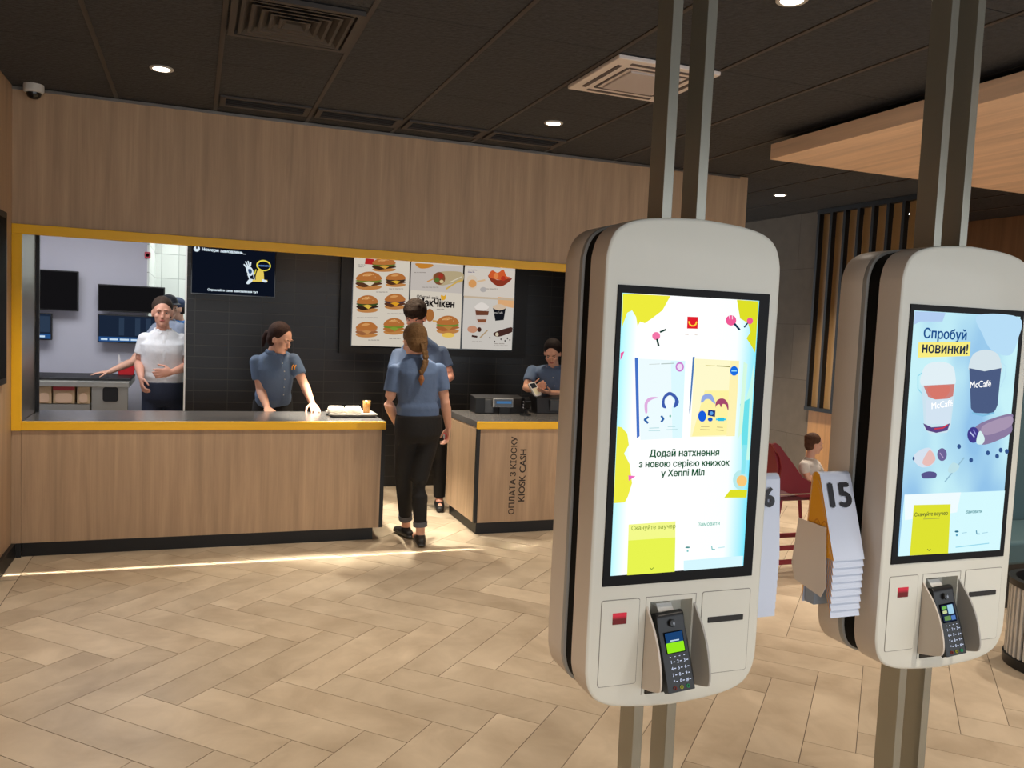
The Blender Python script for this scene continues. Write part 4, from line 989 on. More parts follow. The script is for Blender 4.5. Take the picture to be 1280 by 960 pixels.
# ================================================================ ON THE COUNTERS
TZ = .9245
tr = empty('serving_tray', (1.25, 6.72, TZ), 'silver-grey serving tray on the left counter, carrying cartons and a cup', 'tray')
def traypts(x0, x1, y0, y1, r): return rrect(x0, x1, y0, y1, r, 6)
tx0, tx1, ty0, ty1 = 1.03, 1.44-.10, 6.56, 6.86
pA = PZ(406, 516, TZ+.02); pB = PZ(474, 516, TZ+.02)
tx0, tx1 = 1.0, 1.375
m_ = MB(); R = []
for (z, ins) in ((.022, 0), (.018, .004), (.003, .022), (0, .028), (0.0, .03)):
    R.append([Vector((x, y, TZ+z)) for x, y in traypts(tx0+ins, tx1-ins, ty0+ins, ty1-ins, .035)])
R2 = [[v+Vector((0, 0, .003)) for v in r] for r in R][::-1]
m_.rings(R+R2); m_.build('tray_body', mat('tray_silver', (176, 172, 164), .3, metal=.3), tr, smooth=True)
wp = mat('paper_carton_white', (236, 228, 212), .6)
def burger_box(x, y, label):
    e = empty('burger_carton', (x, y, TZ+.004), label, 'food carton', 'white cartons on the tray')
    z0 = TZ+.0035
    b_ = MB()
    b_.rings([[Vector((x+s*math.copysign(1, 1)*u, y+v*s, z)) for u, v in rrect(-.062, .062, -.055, .055, .012, 3)] for s, z in ((.86, z0), (1.0, z0+.035))]); b_.build('base', wp, e)
    l_ = MB(); l_.rings([[Vector((x+u*s, y+v*s, z)) for u, v in rrect(-.064, .064, -.057, .057, .012, 3)] for s, z in ((1.0, z0+.036), (.97, z0+.05), (.80, z0+.072))]); l_.build('lid', wp, e)
    MB().box(x-.02, x+.02, y-.06, y-.057, z0+.028, z0+.044).build('lid_tab', wp, e)
ty = 6.70
burger_box(PY(420.5, 500, ty).x, ty, 'left white food carton on the tray, brightly lit'); burger_box(PY(441.5, 500, ty).x, ty, 'right white food carton on the tray, touching the amber cup')
cpx = PY(458.5, 500, ty).x
cu = empty('amber_cup', (cpx, ty, TZ+.004), 'clear cup of amber drink on the tray, pale pieces at its top', 'drink')
zc = TZ+.0035
MB().lathe([(.022, 0), (.024, .001), (.033, .115), (.0345, .118), (.0315, .118), (.030, .11), (.022, .004)], (cpx, ty, zc), 24).build('cup', mat('clear_cup', (250, 220, 150), .15, trans=.7), cu, smooth=True)
MB().lathe([(0, .005), (.0225, .005), (.0295, .092), (0, .094)], (cpx, ty, zc), 20).build('drink', mat('amber_drink', (245, 165, 20), .2), cu, smooth=True)
for k in range(7):
    a = k*.9; MB().ell((cpx+.016*math.cos(a), ty+.016*math.sin(a), zc+.1+.006*(k % 3)), (.008, .007, .009), n=8, m=6).build('ice_piece', mat('pale_pieces', (240, 228, 210), .3), cu, smooth=True)
# cash counter kit
TZ2 = .9245
def dev(x, y, z=TZ2): return Vector((x, y, z))
yk = 6.86
cd = empty('customer_display', (2.49, yk, TZ2), 'small customer display with lit blue strip, on black box on the kiosk cash counter', 'display')
ax, bx = PY(617, 500, yk).x, PY(641.5, 500, yk).x
MB().prism([(yk-.01, .985), (yk-.002, 1.062), (yk+.02, 1.062), (yk+.02, .985)], ax, bx, 'X').build('case', mat('display_grey', (150, 150, 150), .4), cd, bevel=.003)
A = Art(yk-.012, .0006)
MB().prism([(yk-.0125, .992), (yk-.0055, 1.054), (yk-.001, 1.054), (yk-.001, .992)], ax+.008, bx-.008, 'X').build('window', blackgl, cd)
MB().prism([(yk-.0138, 1.018), (yk-.0115, 1.038), (yk-.008, 1.038), (yk-.008, 1.018)], ax+.025, bx-.02, 'X').build('readout', E((70, 120, 170), .8), cd)
MB().box(ax+.06, bx-.03, yk+.0, yk+.03, TZ2+.0005, .986).build('stand', black, cd)
po = empty('till', (2.5, 6.98, TZ2), 'low black till housing behind the small customer display', 'cash register')
tb = MB(); tb.prism([(6.90, TZ2+.0005), (7.10, TZ2+.0005), (7.10, 1.075), (6.94, 1.06)], PY(594, 500, 6.95).x, PY(655, 500, 6.95).x, 'X')
tb.build('housing', mat('till_black', (26, 26, 28), .4), po, bevel=.006)
MB().box(PY(594, 500, 6.9).x, PY(606, 500, 6.9).x, 6.885, 6.94, TZ2+.0005, 1.062).build('side_block', black, po, bevel=.006)
MB().box(PY(606, 500, 6.9).x, PY(617, 500, 6.9).x, 6.897, 6.94, TZ2+.006, 1.05).build('grey_front', mat('till_grey', (66, 66, 66), .4), po, bevel=.003)
pt = empty('printer', (3.02, 6.98, TZ2), 'black printer box', 'printer')
pt['label'] = 'black printer box in front of the cashier, partly behind the left kiosk'
MB().prism([(6.90, TZ2+.0005), (7.1, TZ2+.0005), (7.1, 1.10), (6.93, 1.07)], PY(672, 500, 6.9).x, PY(712, 500, 6.9).x, 'X').build('housing', mat('printer_black', (22, 22, 24), .35), pt, bevel=.006)
MB().box(PY(688, 500, 6.9).x, PY(705, 500, 6.9).x, 6.893, 6.93, .95, 1.05).build('front_door', mat('till_grey', (66, 66, 66), .4), pt, bevel=.003)
sc_ = empty('scanner', (2.78, 6.78, TZ2), 'black hand scanner on stand at the middle of the kiosk cash counter', 'scanner')
sx_ = PY(657.5, 505, 6.78).x
MB().lathe([(0, 0), (.05, 0), (.05, .008), (.02, .014), (.012, .02), (.011, .06), (0, .06)], (sx_, 6.78, TZ2+.0005), 20).build('stand', black, sc_, smooth=True)
MB().prism([(6.74, .985), (6.80, .975), (6.83, 1.02), (6.82, 1.075), (6.76, 1.085), (6.72, 1.055)], sx_-.032, sx_+.028, 'X').build('head', blackgl, sc_, bevel=.008)
MB().prism([(6.80, .96), (6.83, .955), (6.87, 1.03), (6.84, 1.05)], sx_+.0, sx_+.07, 'X').build('grip', black, sc_, bevel=.008)
for k in range(3): MB().box(sx_-.034, sx_-.0322, 6.75, 6.765, .99+.025*k, 1.0+.025*k).build('indicator', mat('led_grey', (170, 170, 175), .3), sc_)
# ================================================================ DINING SIDE
# ribbed bin behind the right kiosk
bc = (4.34, 3.04); br_ = .235
rb = empty('ribbed_bin', (bc[0], bc[1], 0), 'round black bin with white upright ribs at the right edge', 'bin')
MB().lathe([(0, .001), (br_+.012, .001), (br_+.014, .05), (br_-.008, .055), (br_-.008, .43), (br_+.012, .435), (br_+.014, .47), (br_-.02, .472), (br_-.03, .40), (0, .39)], (bc[0], bc[1], 0), 56).build('drum', mat('bin_black', (20, 20, 21), .4), rb, smooth=True)
rib = mat('rib_white', (205, 202, 196), .4)
for k in range(44):
    a = 2*PI*k/44; T = Matrix.Translation((bc[0]+(br_-.002)*math.cos(a), bc[1]+(br_-.002)*math.sin(a), 0)) @ Matrix.Rotation(a, 4, 'Z')
    MB().box(-.006, .008, -.0085, .0085, .056, .434, M=T).build('rib', rib, rb)
# dark teal bench back to the right of the kiosks
tb_ = empty('banquette', (5.6, 3.9, 0), 'dark teal upholstered bench at the far right, behind the right kiosk', 'bench')
teal = mat('teal_upholstery', (64, 92, 100), .7, bump=.1, bscale=120)
MB().box(4.55, 6.3, 4.32, 4.45, .02, 1.5).build('backrest', teal, tb_, bevel=.02)
MB().box(4.75, 6.3, 3.8, 4.315, .30, .46).build('seat', teal, tb_, bevel=.03)
MB().box(4.78, 6.3, 3.86, 4.31, .001, .30).build('base', black, tb_)
# dark red high chair
hc = empty('high_chair', (4.35, 5.0, 0), 'dark red high chair with slanted sides, a toddler sitting in it', 'high chair')
red = mat('dark_red_plastic', (128, 26, 40), .4)
def hp(x, y, Y): return PY(x, y, Y)
Ya, Yb = 4.84, 5.08
for Yp in (Ya, Yb):
    prof = [hp(966, 556, Ya), hp(970, 553.5, Ya), hp(975, 557, Ya), hp(990, 577, Ya), hp(1004, 597, Ya), hp(1030, 612, Ya), (hp(1034, 618, Ya)), hp(1030, 632, Ya), hp(985, 616, Ya), hp(974, 611, Ya), hp(977, 585, Ya), hp(975, 572, Ya)]
    pts = [(v.x, v.z) for v in prof]
    MB().prism(pts, Yp, Yp+.022, 'Y').build('side', red, hc, bevel=.005)
xl = hp(975, 600, Ya).x; xr_ = hp(1032, 620, Ya).x; zs = hp(1000, 620, Ya).z
MB().box(xl, xr_, Ya, Yb+.022, zs-.035, zs).build('seat', mat('seat_dark_red', (84, 24, 34), .5), hc, bevel=.012)
bt = hp(970, 556, Ya); bb = hp(977, 600, Ya)
MB().prism([(bt.x-.01, bt.z), (bt.x+.02, bt.z), (bb.x+.025, bb.z), (bb.x, bb.z)], Ya+.022, Yb, 'Y').build('backrest', red, hc, bevel=.004)
zf = 0.0
for (x0_, x1_, top) in ((xl+.03, xl-.10, zs-.03), (xr_-.03, xr_+.10, zs-.03)):
    for Yp, yo_ in ((Ya+.012, -.06), (Yb+.01, .06)):
        MB().tube([(x0_, Yp, top), (x1_, Yp+yo_, .012)], [.014, .012], n=10).build('leg', red, hc, smooth=True)
for z_ in (.10, .20):
    k_ = 1-(z_/(zs-.03)); xx0 = xl+.03-.13*k_; xx1 = xr_-.03+.13*k_
    for Yp, yo_ in ((Ya+.012, -.06), (Yb+.01, .06)):
        yy = Yp+yo_*k_
        MB().box(xx0, xx1, yy-.008, yy+.008, z_-.018, z_+.018).build('rail', red, hc, bevel=.004)
tg = mat('tray_beige', (212, 198, 176), .4)
MB().box(xl-.02, xr_+.0, Ya-.04, Ya-.008, zs+.02, zs+.022).build('front_lip', tg, hc)
# ================================================================ PEOPLE
def remesh(mb, name, m_, parent, vox=.008, smooth=3, factor=.5):
    o = mb.build(name, m_, None)
    md = o.modifiers.new('r', 'REMESH'); md.mode = 'VOXEL'; md.voxel_size = vox; md.use_smooth_shade = True
    sm_ = o.modifiers.new('s', 'SMOOTH'); sm_.iterations = smooth; sm_.factor = factor
    dg = bpy.context.evaluated_depsgraph_get(); dg.update()
    me = bpy.data.meshes.new_from_object(o.evaluated_get(dg)); o.modifiers.clear(); o.data = me
    me.polygons.foreach_set('use_smooth', [True]*len(me.polygons))
    me.materials.clear(); me.materials.append(m_)
    if parent: setp(o, parent)
    return o
def lerp(a, b, t): return a+(b-a)*t
def hand(mb, w, d, n, t, s, curl=.35):
    d = d.normalized(); n = (n-d*n.dot(d)).normalized(); sd = (t-d*t.dot(d)-n*t.dot(n)).normalized()
    R = []
    for q, a, b_ in ((-.012, .022, .018), (0, .026, .019), (.03, .036, .017), (.06, .041, .015), (.082, .041, .012), (.09, .036, .008)):
        c = w+d*q*s; R.append([c+sd*a*s*math.cos(2*PI*i/14)+n*b_*s*math.sin(2*PI*i/14) for i in range(14)])
    mb.rings(R)
    for k, L in enumerate((.070, .080, .075, .058)):
        off = (.0315-.021*k)*s; p_ = w+d*.082*s+sd*off; dd = (d+sd*(.10-.07*k)).normalized(); pts = [p_]; a = curl*.6
        for j, f in enumerate((.45, .32, .25)):
            v = (dd*math.cos(a)+n*math.sin(a)); p_ = p_+v*L*f*s; pts.append(p_); a += curl
        mb.tube(pts, [.0095*s, .0092*s, .0085*s, .0075*s], hint=sd, n=8)
    p_ = w+d*.022*s+sd*.026*s; v1 = (sd*.8+d*.65+n*.35).normalized(); v2 = (sd*.25+d*.9+n*.4).normalized()
    mb.tube([p_, p_+v1*.042*s, p_+v1*.042*s+v2*.034*s, p_+v1*.042*s+v2*.058*s], [.014*s, .0115*s, .010*s, .008*s], hint=n, n=8)
def frame_head(d, roll=0):
    y = d.normalized(); x = y.cross(Vector((0, 0, 1))).normalized(); z = x.cross(y)
    M_ = Matrix((x, y, z)).transposed()
    return M_ @ Matrix.Rotation(roll, 3, 'Y')
SKIN = mat('skin', (226, 172, 146), .5, bump=.05, bscale=80)
def person(label, fwd, J, s=1.0, female=False, hair=None, shirt=(98, 122, 160), trousers=(18, 18, 20), shoes=(20, 19, 19), skin=SKIN, headdir=None, roll=0, cap=None, hands=None,
           logo=False, logo_back=False, cuffs=None, hairstyle='short', group=None, vox=.0075, sleeve=.62, shirtmat=None, socks=None, no_legs=False):
    f = Vector((fwd[0], fwd[1], 0)).normalized(); r = f.cross(Vector((0, 0, 1))).normalized(); U = Vector((0, 0, 1))
    pel = J['pelvis']; che = J['chest']; nk = J['neck']; hd = J['head']
    e = empty('person', (pel.x, pel.y, 0), label, 'person', group)
    sh = mat('cloth_%d_%d_%d' % shirt, shirt, .8, bump=.5, bscale=22, var=.16, vscale=7) if not shirtmat else shirtmat
    tr_ = mat('cloth_%d_%d_%d' % trousers, trousers, .8, bump=.2, bscale=40, var=.08)
    hipw = (.172 if female else .165)*s; wst = (.135 if female else .158)*s; rib = (.150 if female else .178)*s; shw = (J['sR']-J['sL']).length/2
    smid = (J['sR']+J['sL'])/2
    def torso(g, top=True, low=True):
        mb = MB(); R = []
        sx = (J['sR']-J['sL']).normalized()
        st = []
        sp1 = (che-pel).normalized(); sp2 = (nk-che).normalized()
        if low: st += [(pel-U*.10*s, r, U, .135*s, .095*s), (pel-U*.05*s, r, U, hipw*.97, .118*s)]
        st += [(pel-U*(.0 if low else .01)*s, r, sp1, hipw*(1 if low else .84), (.118 if low else .09)*s), (lerp(pel, che, .30), r, sp1, hipw*(.93 if low else .88), (.108 if low else .100)*s)]
        st += [(lerp(pel, che, .40), r, sp1, (hipw+wst)/2, .106*s), (lerp(pel, che, .5), lerp(r, sx, .4), sp1, wst, .100*s), (lerp(pel, che, .78), lerp(r, sx, .7), sp1, lerp(wst, rib, .75), .108*s), (che, lerp(r, sx, .9), lerp(sp1, sp2, .5), rib, .118*s)]
        if top:
            st += [(lerp(che, smid, .55), sx, sp2, rib*1.04, .112*s), (lerp(che, smid, .9), sx, sp2, shw*.98, .088*s), (lerp(smid, nk, .35)+U*.012*s, sx, sp2, shw*.74, .072*s), (lerp(smid, nk, .8)+U*.01*s, sx, sp2, .072*s, .060*s), (nk, sx, sp2, .058*s, .055*s)]
        for c, a, up, ha, hb_ in st:
            a = a.normalized(); b_ = up.normalized().cross(a).normalized()
            R.append([c+a*(ha+g)*math.copysign(abs(math.cos(2*PI*i/24))**.85, math.cos(2*PI*i/24))+b_*(hb_+g)*math.sin(2*PI*i/24) for i in range(24)])
        mb.rings(R); return mb
    for k_ in ('sL', 'sR'): J[k_] = J[k_]-U*.022*s
    arms = [('L', J['sL'], J['eL'], J['wL']), ('R', J['sR'], J['eR'], J['wR'])]
    hips = {'L': pel-r*.085*s-U*.03*s, 'R': pel+r*.085*s-U*.03*s}
    b_ = torso(-.016*s)
    for k, a, el, wr in arms:
        b_.tube([a-(el-a).normalized()*.01, lerp(a, el, .35), lerp(a, el, .8), el, lerp(el, wr, .25), lerp(el, wr, .65), wr], [.043*s, .043*s, .040*s, .038*s, .040*s, .032*s, .025*s], n=14)
        hinfo = (hands or {}).get(k, {})
        d = hinfo.get('d', (wr-el).normalized()); n_ = hinfo.get('n', (r if k == 'L' else -r)*1.0); t_ = hinfo.get('t', f)
        if hinfo.get('none') is None: hand(b_, wr, Vector(d), Vector(n_), Vector(t_), s, hinfo.get('curl', .35))
    if not no_legs:
        for k in 'LR':
            h, kn, an = hips[k], J['k'+k], J['a'+k]
            b_.tube([h, lerp(h, kn, .5), kn, lerp(kn, an, .3), lerp(kn, an, .75), an], [.078*s, .068*s, .050*s, .052*s, .038*s, .034*s], n=14)
            b_.tube([an, an-U*.045*s+f*.05*s, an-U*.05*s+f*.13*s], [.034*s, .032*s, .026*s], n=10)
    H = frame_head(headdir or f, roll)
    hc_ = hd
    def hp_(x, y, z): return hc_+H @ Vector((x, y, z))*s
    b_.tube([nk-(hc_-nk).normalized()*.03*s, lerp(nk, hp_(0, -.02, -.05), .6), hp_(0, -.02, -.05)], [.056*s, .052*s, .050*s], n=14)
    b_.ell(hp_(0, -.008, .022), (.076*s, .095*s, .098*s), M=H, n=24, m=16)
    b_.ell(hp_(0, .022, -.05), (.060*s, .066*s, .072*s), M=H, n=20, m=12)
    b_.ell(hp_(0, .066, -.095), (.026*s, .022*s, .02*s), M=H, n=12, m=8)
    b_.ell(hp_(0, .088, -.02), (.013*s, .02*s, .028*s), M=H, n=12, m=8); b_.ell(hp_(0, .100, -.034), (.016*s, .014*s, .011*s), M=H, n=12, m=8)
    for q in (-1, 1):
        b_.ell(hp_(q*.078, -.004, -.012), (.010*s, .020*s, .032*s), M=H, n=12, m=8); b_.ell(hp_(q*.04, .06, -.03), (.024*s, .022*s, .024*s), M=H, n=12, m=8)
        b_.ell(hp_(q*.03, .082, .022), (.026*s, .012*s, .008*s), M=H, n=10, m=6)
    body = remesh(b_, 'body', skin, e, vox)
    # features
    em = mat('eye_white', (180, 165, 155), .3); ei = mat('iris_dark', (38, 28, 24), .2); lip = mat('lips', (186, 104, 96), .5); browm = mat('brow', tuple(int(c*.8) for c in (hair or (50, 38, 30))), .8)
    for q in (-1, 1):
        ey = MB().ell(hp_(q*.031, .0775, .002), (.0095*s, .008*s, .0045*s), M=H, n=12, m=8).build('eye', em, e, smooth=True)
        MB().ell(hp_(q*.031, .083, .001), (.0058*s, .004*s, .0048*s), M=H, n=10, m=6).build('iris', ei, ey, smooth=True)
        MB().tube([hp_(q*.014, .092, .022), hp_(q*.03, .092, .027), hp_(q*.046, .080, .022)], [.003*s, .004*s, .002*s], n=6).build('eyebrow', browm, e, smooth=True)
    MB().ell(hp_(0, .086, -.064), (.022*s, .008*s, .0065*s), M=H, n=14, m=8).build('mouth', lip, e, smooth=True)
    # hair
    if hair:
        hm = mat('hair_%d_%d_%d' % hair, hair, .75, spec=.2, bump=.6, bscale=90, var=.3, vscale=40)
        h = MB()
        if hairstyle == 'short':
            h.ell(hp_(0, -.028, .048), (.085*s, .103*s, .092*s), M=H, n=24, m=14); h.ell(hp_(0, -.055, -.015), (.082*s, .062*s, .07*s), M=H, n=16, m=10)
        elif hairstyle == 'fringe':
            h.ell(hp_(0, -.012, .054), (.096*s, .110*s, .102*s), M=H, n=24, m=14); h.ell(hp_(0, -.05, -.01), (.080*s, .056*s, .07*s), M=H, n=16, m=10)
            for k in range(7):
                a = -.9+.3*k; h.tube([hp_(.06*math.sin(a), .05, .11), hp_(.078*math.sin(a), .094*math.cos(a)+.004, .082), hp_(.080*math.sin(a)+.006, .098*math.cos(a)+.004, .05)], [.026*s, .022*s, .010*s], n=8)
        elif hairstyle == 'cap':
            h.ell(hp_(0, -.035, -.005), (.078*s, .075*s, .075*s), M=H, n=20, m=12)
        else:
            h.ell(hp_(0, -.030, .042), (.090*s, .102*s, .098*s), M=H, n=24, m=14); h.ell(hp_(0, -.052, -.015), (.084*s, .068*s, .085*s), M=H, n=18, m=10)
        if hairstyle == 'ponytail':
            h.ell(hp_(0, -.115, .01), (.024*s, .024*s, .024*s), M=H, n=10, m=8)
            h.tube([hp_(0, -.11, .01), hp_(0, -.145, -.01), hp_(0, -.155, -.06), hp_(0, -.145, -.13)], [.022*s, .028*s, .026*s, .012*s], n=10)
        if hairstyle == 'bun':
            h.ell(hp_(0, -.10, .07), (.045*s, .04*s, .04*s), M=H, n=12, m=8)
        hr = remesh(h, 'hair', hm, e, .007, 2)
        if hairstyle == 'braid':
            pts = J['braid']; n_ = 9; bm_ = MB()
            cm_ = catmull([tuple(p) for p in pts], 6, closed=False); L = len(cm_)
            for k in range(n_):
                t_ = k/(n_-1)*(L-1); i = int(t_); c = Vector(cm_[i]); sc2 = 1-.35*k/(n_-1)
                for q in (-1, 1): bm_.ell(c+r*q*.010*sc2, (.016*sc2, .017, .024), n=10, m=8, M=Matrix.Rotation(q*.5, 3, 'Y'))
            remesh(bm_, 'braid', hm, hr, .005, 1)
            end = Vector(cm_[-1]); MB().tube([end+U*.006, end-U*.012], .014, n=10).build('hair_tie', mat('tie_dark', (40, 26, 26), .6), hr, smooth=True)
            remesh(MB().tube([end-U*.01, end-U*.05, end-U*.085], [.012, .024, .010], n=10), 'braid_end', mat('hair_end', (150, 96, 52), .5, bump=.5, bscale=90), hr, .005, 1)
    if cap:
        cmn = mat('cap_%d' % cap[2], cap, .7); c = MB()
        c.ell(hp_(0, -.012, .052), (.087*s, .102*s, .082*s), M=H, n=24, m=14)
        cp = remesh(c, 'cap', cmn, e, .007, 2)
        v = MB(); R = []
        for q in range(9):
            a = math.radians(25+16.25*q); R.append(hp_(.082*math.cos(a), .085*math.sin(a)+.005, .055)); 
        outer = [hp_(.080*math.cos(math.radians(25+16.25*q)), .085+.075*math.sin(math.radians(25+16.25*q)), .045) for q in range(9)]
        pts = R+outer[::-1]
        v.add(pts+[p-(H @ Vector((0, 0, .004)))*s for p in pts], [tuple(range(18)), tuple(range(35, 17, -1))]+[(i, (i+1) % 18, (i+1) % 18+18, i+18) for i in range(18)])
        v.build('visor', cmn, cp)
    # shirt
    t = torso(.013*s, True, False)
    for k, a, el, wr in arms:
        t.tube([a-(el-a).normalized()*.012, lerp(a, el, .3), lerp(a, el, sleeve)], [.060*s, .061*s, .060*s], n=16, rounded=False)
        t.ell(a, (.061*s,)*3, n=14, m=10)
    shirt_o = remesh(t, 'shirt', sh, e, .009, 3)
    # collar
    c = MB(); nr = .064*s; up = (hc_-nk).normalized()
    pts = [nk+(r*math.cos(a)+f*math.sin(a)*.95)*nr-U*(.012 if math.sin(a) > 0 else 0)*s for a in [math.radians(x) for x in range(-245, 65, 20)]]
    c.tube(pts, .013*s, hint=U, n=8, flat=1.6); c.build('collar', sh, shirt_o, smooth=True)
    # placket buttons on the front
    bt = mat('button_pale', (214, 214, 210), .3)
    def on_shirt(p):
        bpy.context.view_layer.update()
        o_ = p+f*.5; Mi = shirt_o.matrix_world.inverted()
        ok, loc, nn, _ = shirt_o.ray_cast(Mi @ o_, (Mi.to_3x3() @ (-f)).normalized())
        return (shirt_o.matrix_world @ loc) if ok else p+f*.13*s
    pk = MB(); pp = [on_shirt(lerp(pel+U*.1*s, nk-U*.03, t_))+f*.0005 for t_ in (0, .2, .4, .6, .8, .93)]
    pk.tube(pp, .014*s, hint=f, n=8, flat=.14); pk.build('placket', sh, shirt_o, smooth=True)
    for t_ in (.12, .3, .48, .66, .84):
        b0 = on_shirt(lerp(pel+U*.1*s, nk-U*.03, t_)); MB().ell(b0+f*.003, (.0055, .0035, .0055), n=8, m=6).build('button', bt, shirt_o)
    # collar wings
    cwm = MB()
    for q_ in (-1, 1):
        a0 = nk+r*q_*.058*s+f*.02*s+U*.004; a1 = on_shirt(lerp(che, nk, .82)+r*q_*.030*s)+f*.004; a2 = on_shirt(lerp(che, nk, .93)+r*q_*.008*s)+f*.004; a3 = nk+r*q_*.03*s+f*.058*s-U*.006
        cwm.rings([[v-f*.003 for v in (a0, a1, a2, a3)], [v+f*.004 for v in (a0, a1, a2, a3)]])
    cwm.build('collar_wings', sh, shirt_o)
    if logo:
        lm = mat('logo_orange', (250, 170, 50), .5); fy = on_shirt(lerp(che, smid, .42)-r*.07*s)
        g = MB()
        for q in (-1, 1):
            g.tube([fy+(r*(q*.013+.0125*math.cos(a)))*1.0+U*.036*math.sin(a)-U*.01+f*.002 for a in [math.radians(x) for x in range(0, 181, 20)]], .0042, hint=f, n=6)
        g.build('arches_logo', lm, shirt_o, smooth=True)
    # trousers
    if not no_legs:
        tt = MB(); R = []
        for c_, ha, hb_ in ((pel-U*.115*s, .13*s, .09*s), (pel-U*.06*s, hipw*.98, .122*s), (pel, hipw*1.0, .122*s), (pel+U*.05*s, hipw*.98, .118*s), (pel+U*.09*s, hipw*.95, .114*s)):
            R.append([c_+r*(ha+.014*s)*math.cos(2*PI*i/24)+f*(hb_+.014*s)*math.sin(2*PI*i/24) for i in range(24)])
        tt.rings(R)
        for k in 'LR':
            h_, kn, an = hips[k], J['k'+k], J['a'+k]
            end = lerp(kn, an, .84 if cuffs else .97)
            tt.tube([h_, lerp(h_, kn, .5), kn, lerp(kn, an, .3), end], [.093*s, .083*s, .066*s, .062*s, .050*s], n=16, rounded=False)
        to = remesh(tt, 'trousers', tr_, e, .010, 2)
        for k in 'LR':
            kn, an = J['k'+k], J['a'+k]
            if cuffs:
                a0 = lerp(kn, an, .78); a1 = lerp(kn, an, .87)
                MB().tube([a0, a1], [.056*s, .054*s], n=18, rounded=False).build('rolled_cuff', mat('cuff_grey', cuffs, .8), to, smooth=True)
            df = J.get('t'+k, f)
            so = MB(); so.tube([an-U*.052*s-df*.055*s, an-U*.045*s-df*.01*s, an-U*.047*s+df*.06*s, an-U*.055*s+df*.145*s], [.036*s, .043*s, .043*s, .034*s], hint=U, n=14, flat=[.9, .95, .8, .62])
            so.tube([an-U*.072*s-df*.07*s, an-U*.072*s+df*.15*s], [.034*s, .036*s], hint=U, n=12, flat=.22)
            if not J.get('lowshoe'): so.ell(an-U*.025*s, (.04*s, .04*s, .028*s))
            remesh(so, 'shoe', mat('shoe_%d' % shoes[0], shoes, .5), e, .006, 2)
    return e, H, hp_
def stand(J, pel, f, s=1.0, spread=.09):
    f = Vector((f[0], f[1], 0)).normalized(); r = f.cross(Vector((0, 0, 1))).normalized()
    for k, q in (('L', -1), ('R', 1)):
        J['k'+k] = Vector((pel.x, pel.y, .49*s))+r*q*(spread)*s+f*.02; J['a'+k] = Vector((pel.x, pel.y, .085*s))+r*q*(spread+.01)*s
    return J
P = PY
# 1 woman seen from behind, in the gap between the counters
Y1 = 6.16
aL = PZ(507, 671, 0); aR = PZ(525, 681, 0)
f1_ = (-.05, 1)
J = dict(pelvis=P(523, 533, Y1), chest=P(521, 474, Y1+.02), neck=P(518.5, 446, Y1+.03), head=P(517.5, 427, Y1+.045),
         sL=P(494, 461, Y1+.03), sR=P(549, 460, Y1), eL=P(486, 505, Y1+.02), wL=P(496, 530, Y1+.20), eR=P(556.5, 503, Y1-.02), wR=P(560.5, 534, Y1+.04),
         kL=P(504, 592, Y1+.06), kR=P(524, 600, Y1-.02), aL=Vector((aL.x, aL.y, .09)), aR=Vector((aR.x, aR.y, .09)),
         tL=Vector((-.25, 1, 0)).normalized(), tR=Vector((.1, 1, 0)).normalized(),
         braid=[P(529, 432, Y1-.075), P(532, 447, Y1-.10), P(531, 458, Y1-.12), P(527, 466, Y1-.125)])
person('woman with long blond braid seen from behind, walking between the two counters', f1_, J, 1.0, True, (112, 84, 54), headdir=Vector((-.25, .95, -.30)), hairstyle='braid', cuffs=(96, 98, 104), vox=.007,
       hands={'R': dict(n=(-1, 0, 0), t=(0, 1, 0), d=(.0, .1, -1), curl=.55)}, shirt=(92, 114, 150), shoes=(24, 22, 22))
hr_ = P(559, 546, Y1+.03)
ph = empty('red_phone', (hr_.x, hr_.y, hr_.z), "small red and white object held in the right hand of the woman with the braid", 'phone')
MB().box(hr_.x-.022, hr_.x-.012, hr_.y-.02, hr_.y+.03, hr_.z-.02, hr_.z+.025).build('case', mat('phone_red', (190, 30, 40), .4), ph, bevel=.003)
MB().box(hr_.x-.026, hr_.x-.0225, hr_.y-.015, hr_.y+.025, hr_.z-.015, hr_.z+.02).build('cover', white_pl, ph, bevel=.001)
# 2 young man facing her
Y2 = 7.35; f2_ = (-.22, -1); fp = PZ(551, 634, 0)
J = dict(pelvis=P(531, 522, Y2), chest=P(527, 464, Y2), neck=P(524, 421, Y2-.02), head=P(519.5, 396, Y2-.06),
         sR=P(498, 441, Y2+.03), sL=P(552, 438, Y2-.02), eR=P(490, 473, Y2-.05), wR=P(508, 490, Y2-.27), eL=P(563, 471, Y2-.08), wL=P(541, 483, Y2-.28))
stand(J, J['pelvis']+Vector((.02, .0, 0)), f2_, 1.08, .12)
person('young man with dark fringe, facing the woman with the braid, before the menu board', f2_, J, 1.07, False, (40, 28, 22), headdir=Vector((-.50, -.80, -.38)), hairstyle='fringe', logo=True, shirt=(88, 108, 142), vox=.008,
       hands={'R': dict(n=(0, .3, 1), t=(0, -1, 0)), 'L': dict(n=(0, .3, 1), t=(0, -1, 0))}, skin=mat('skin_rosy', (224, 160, 138), .5))
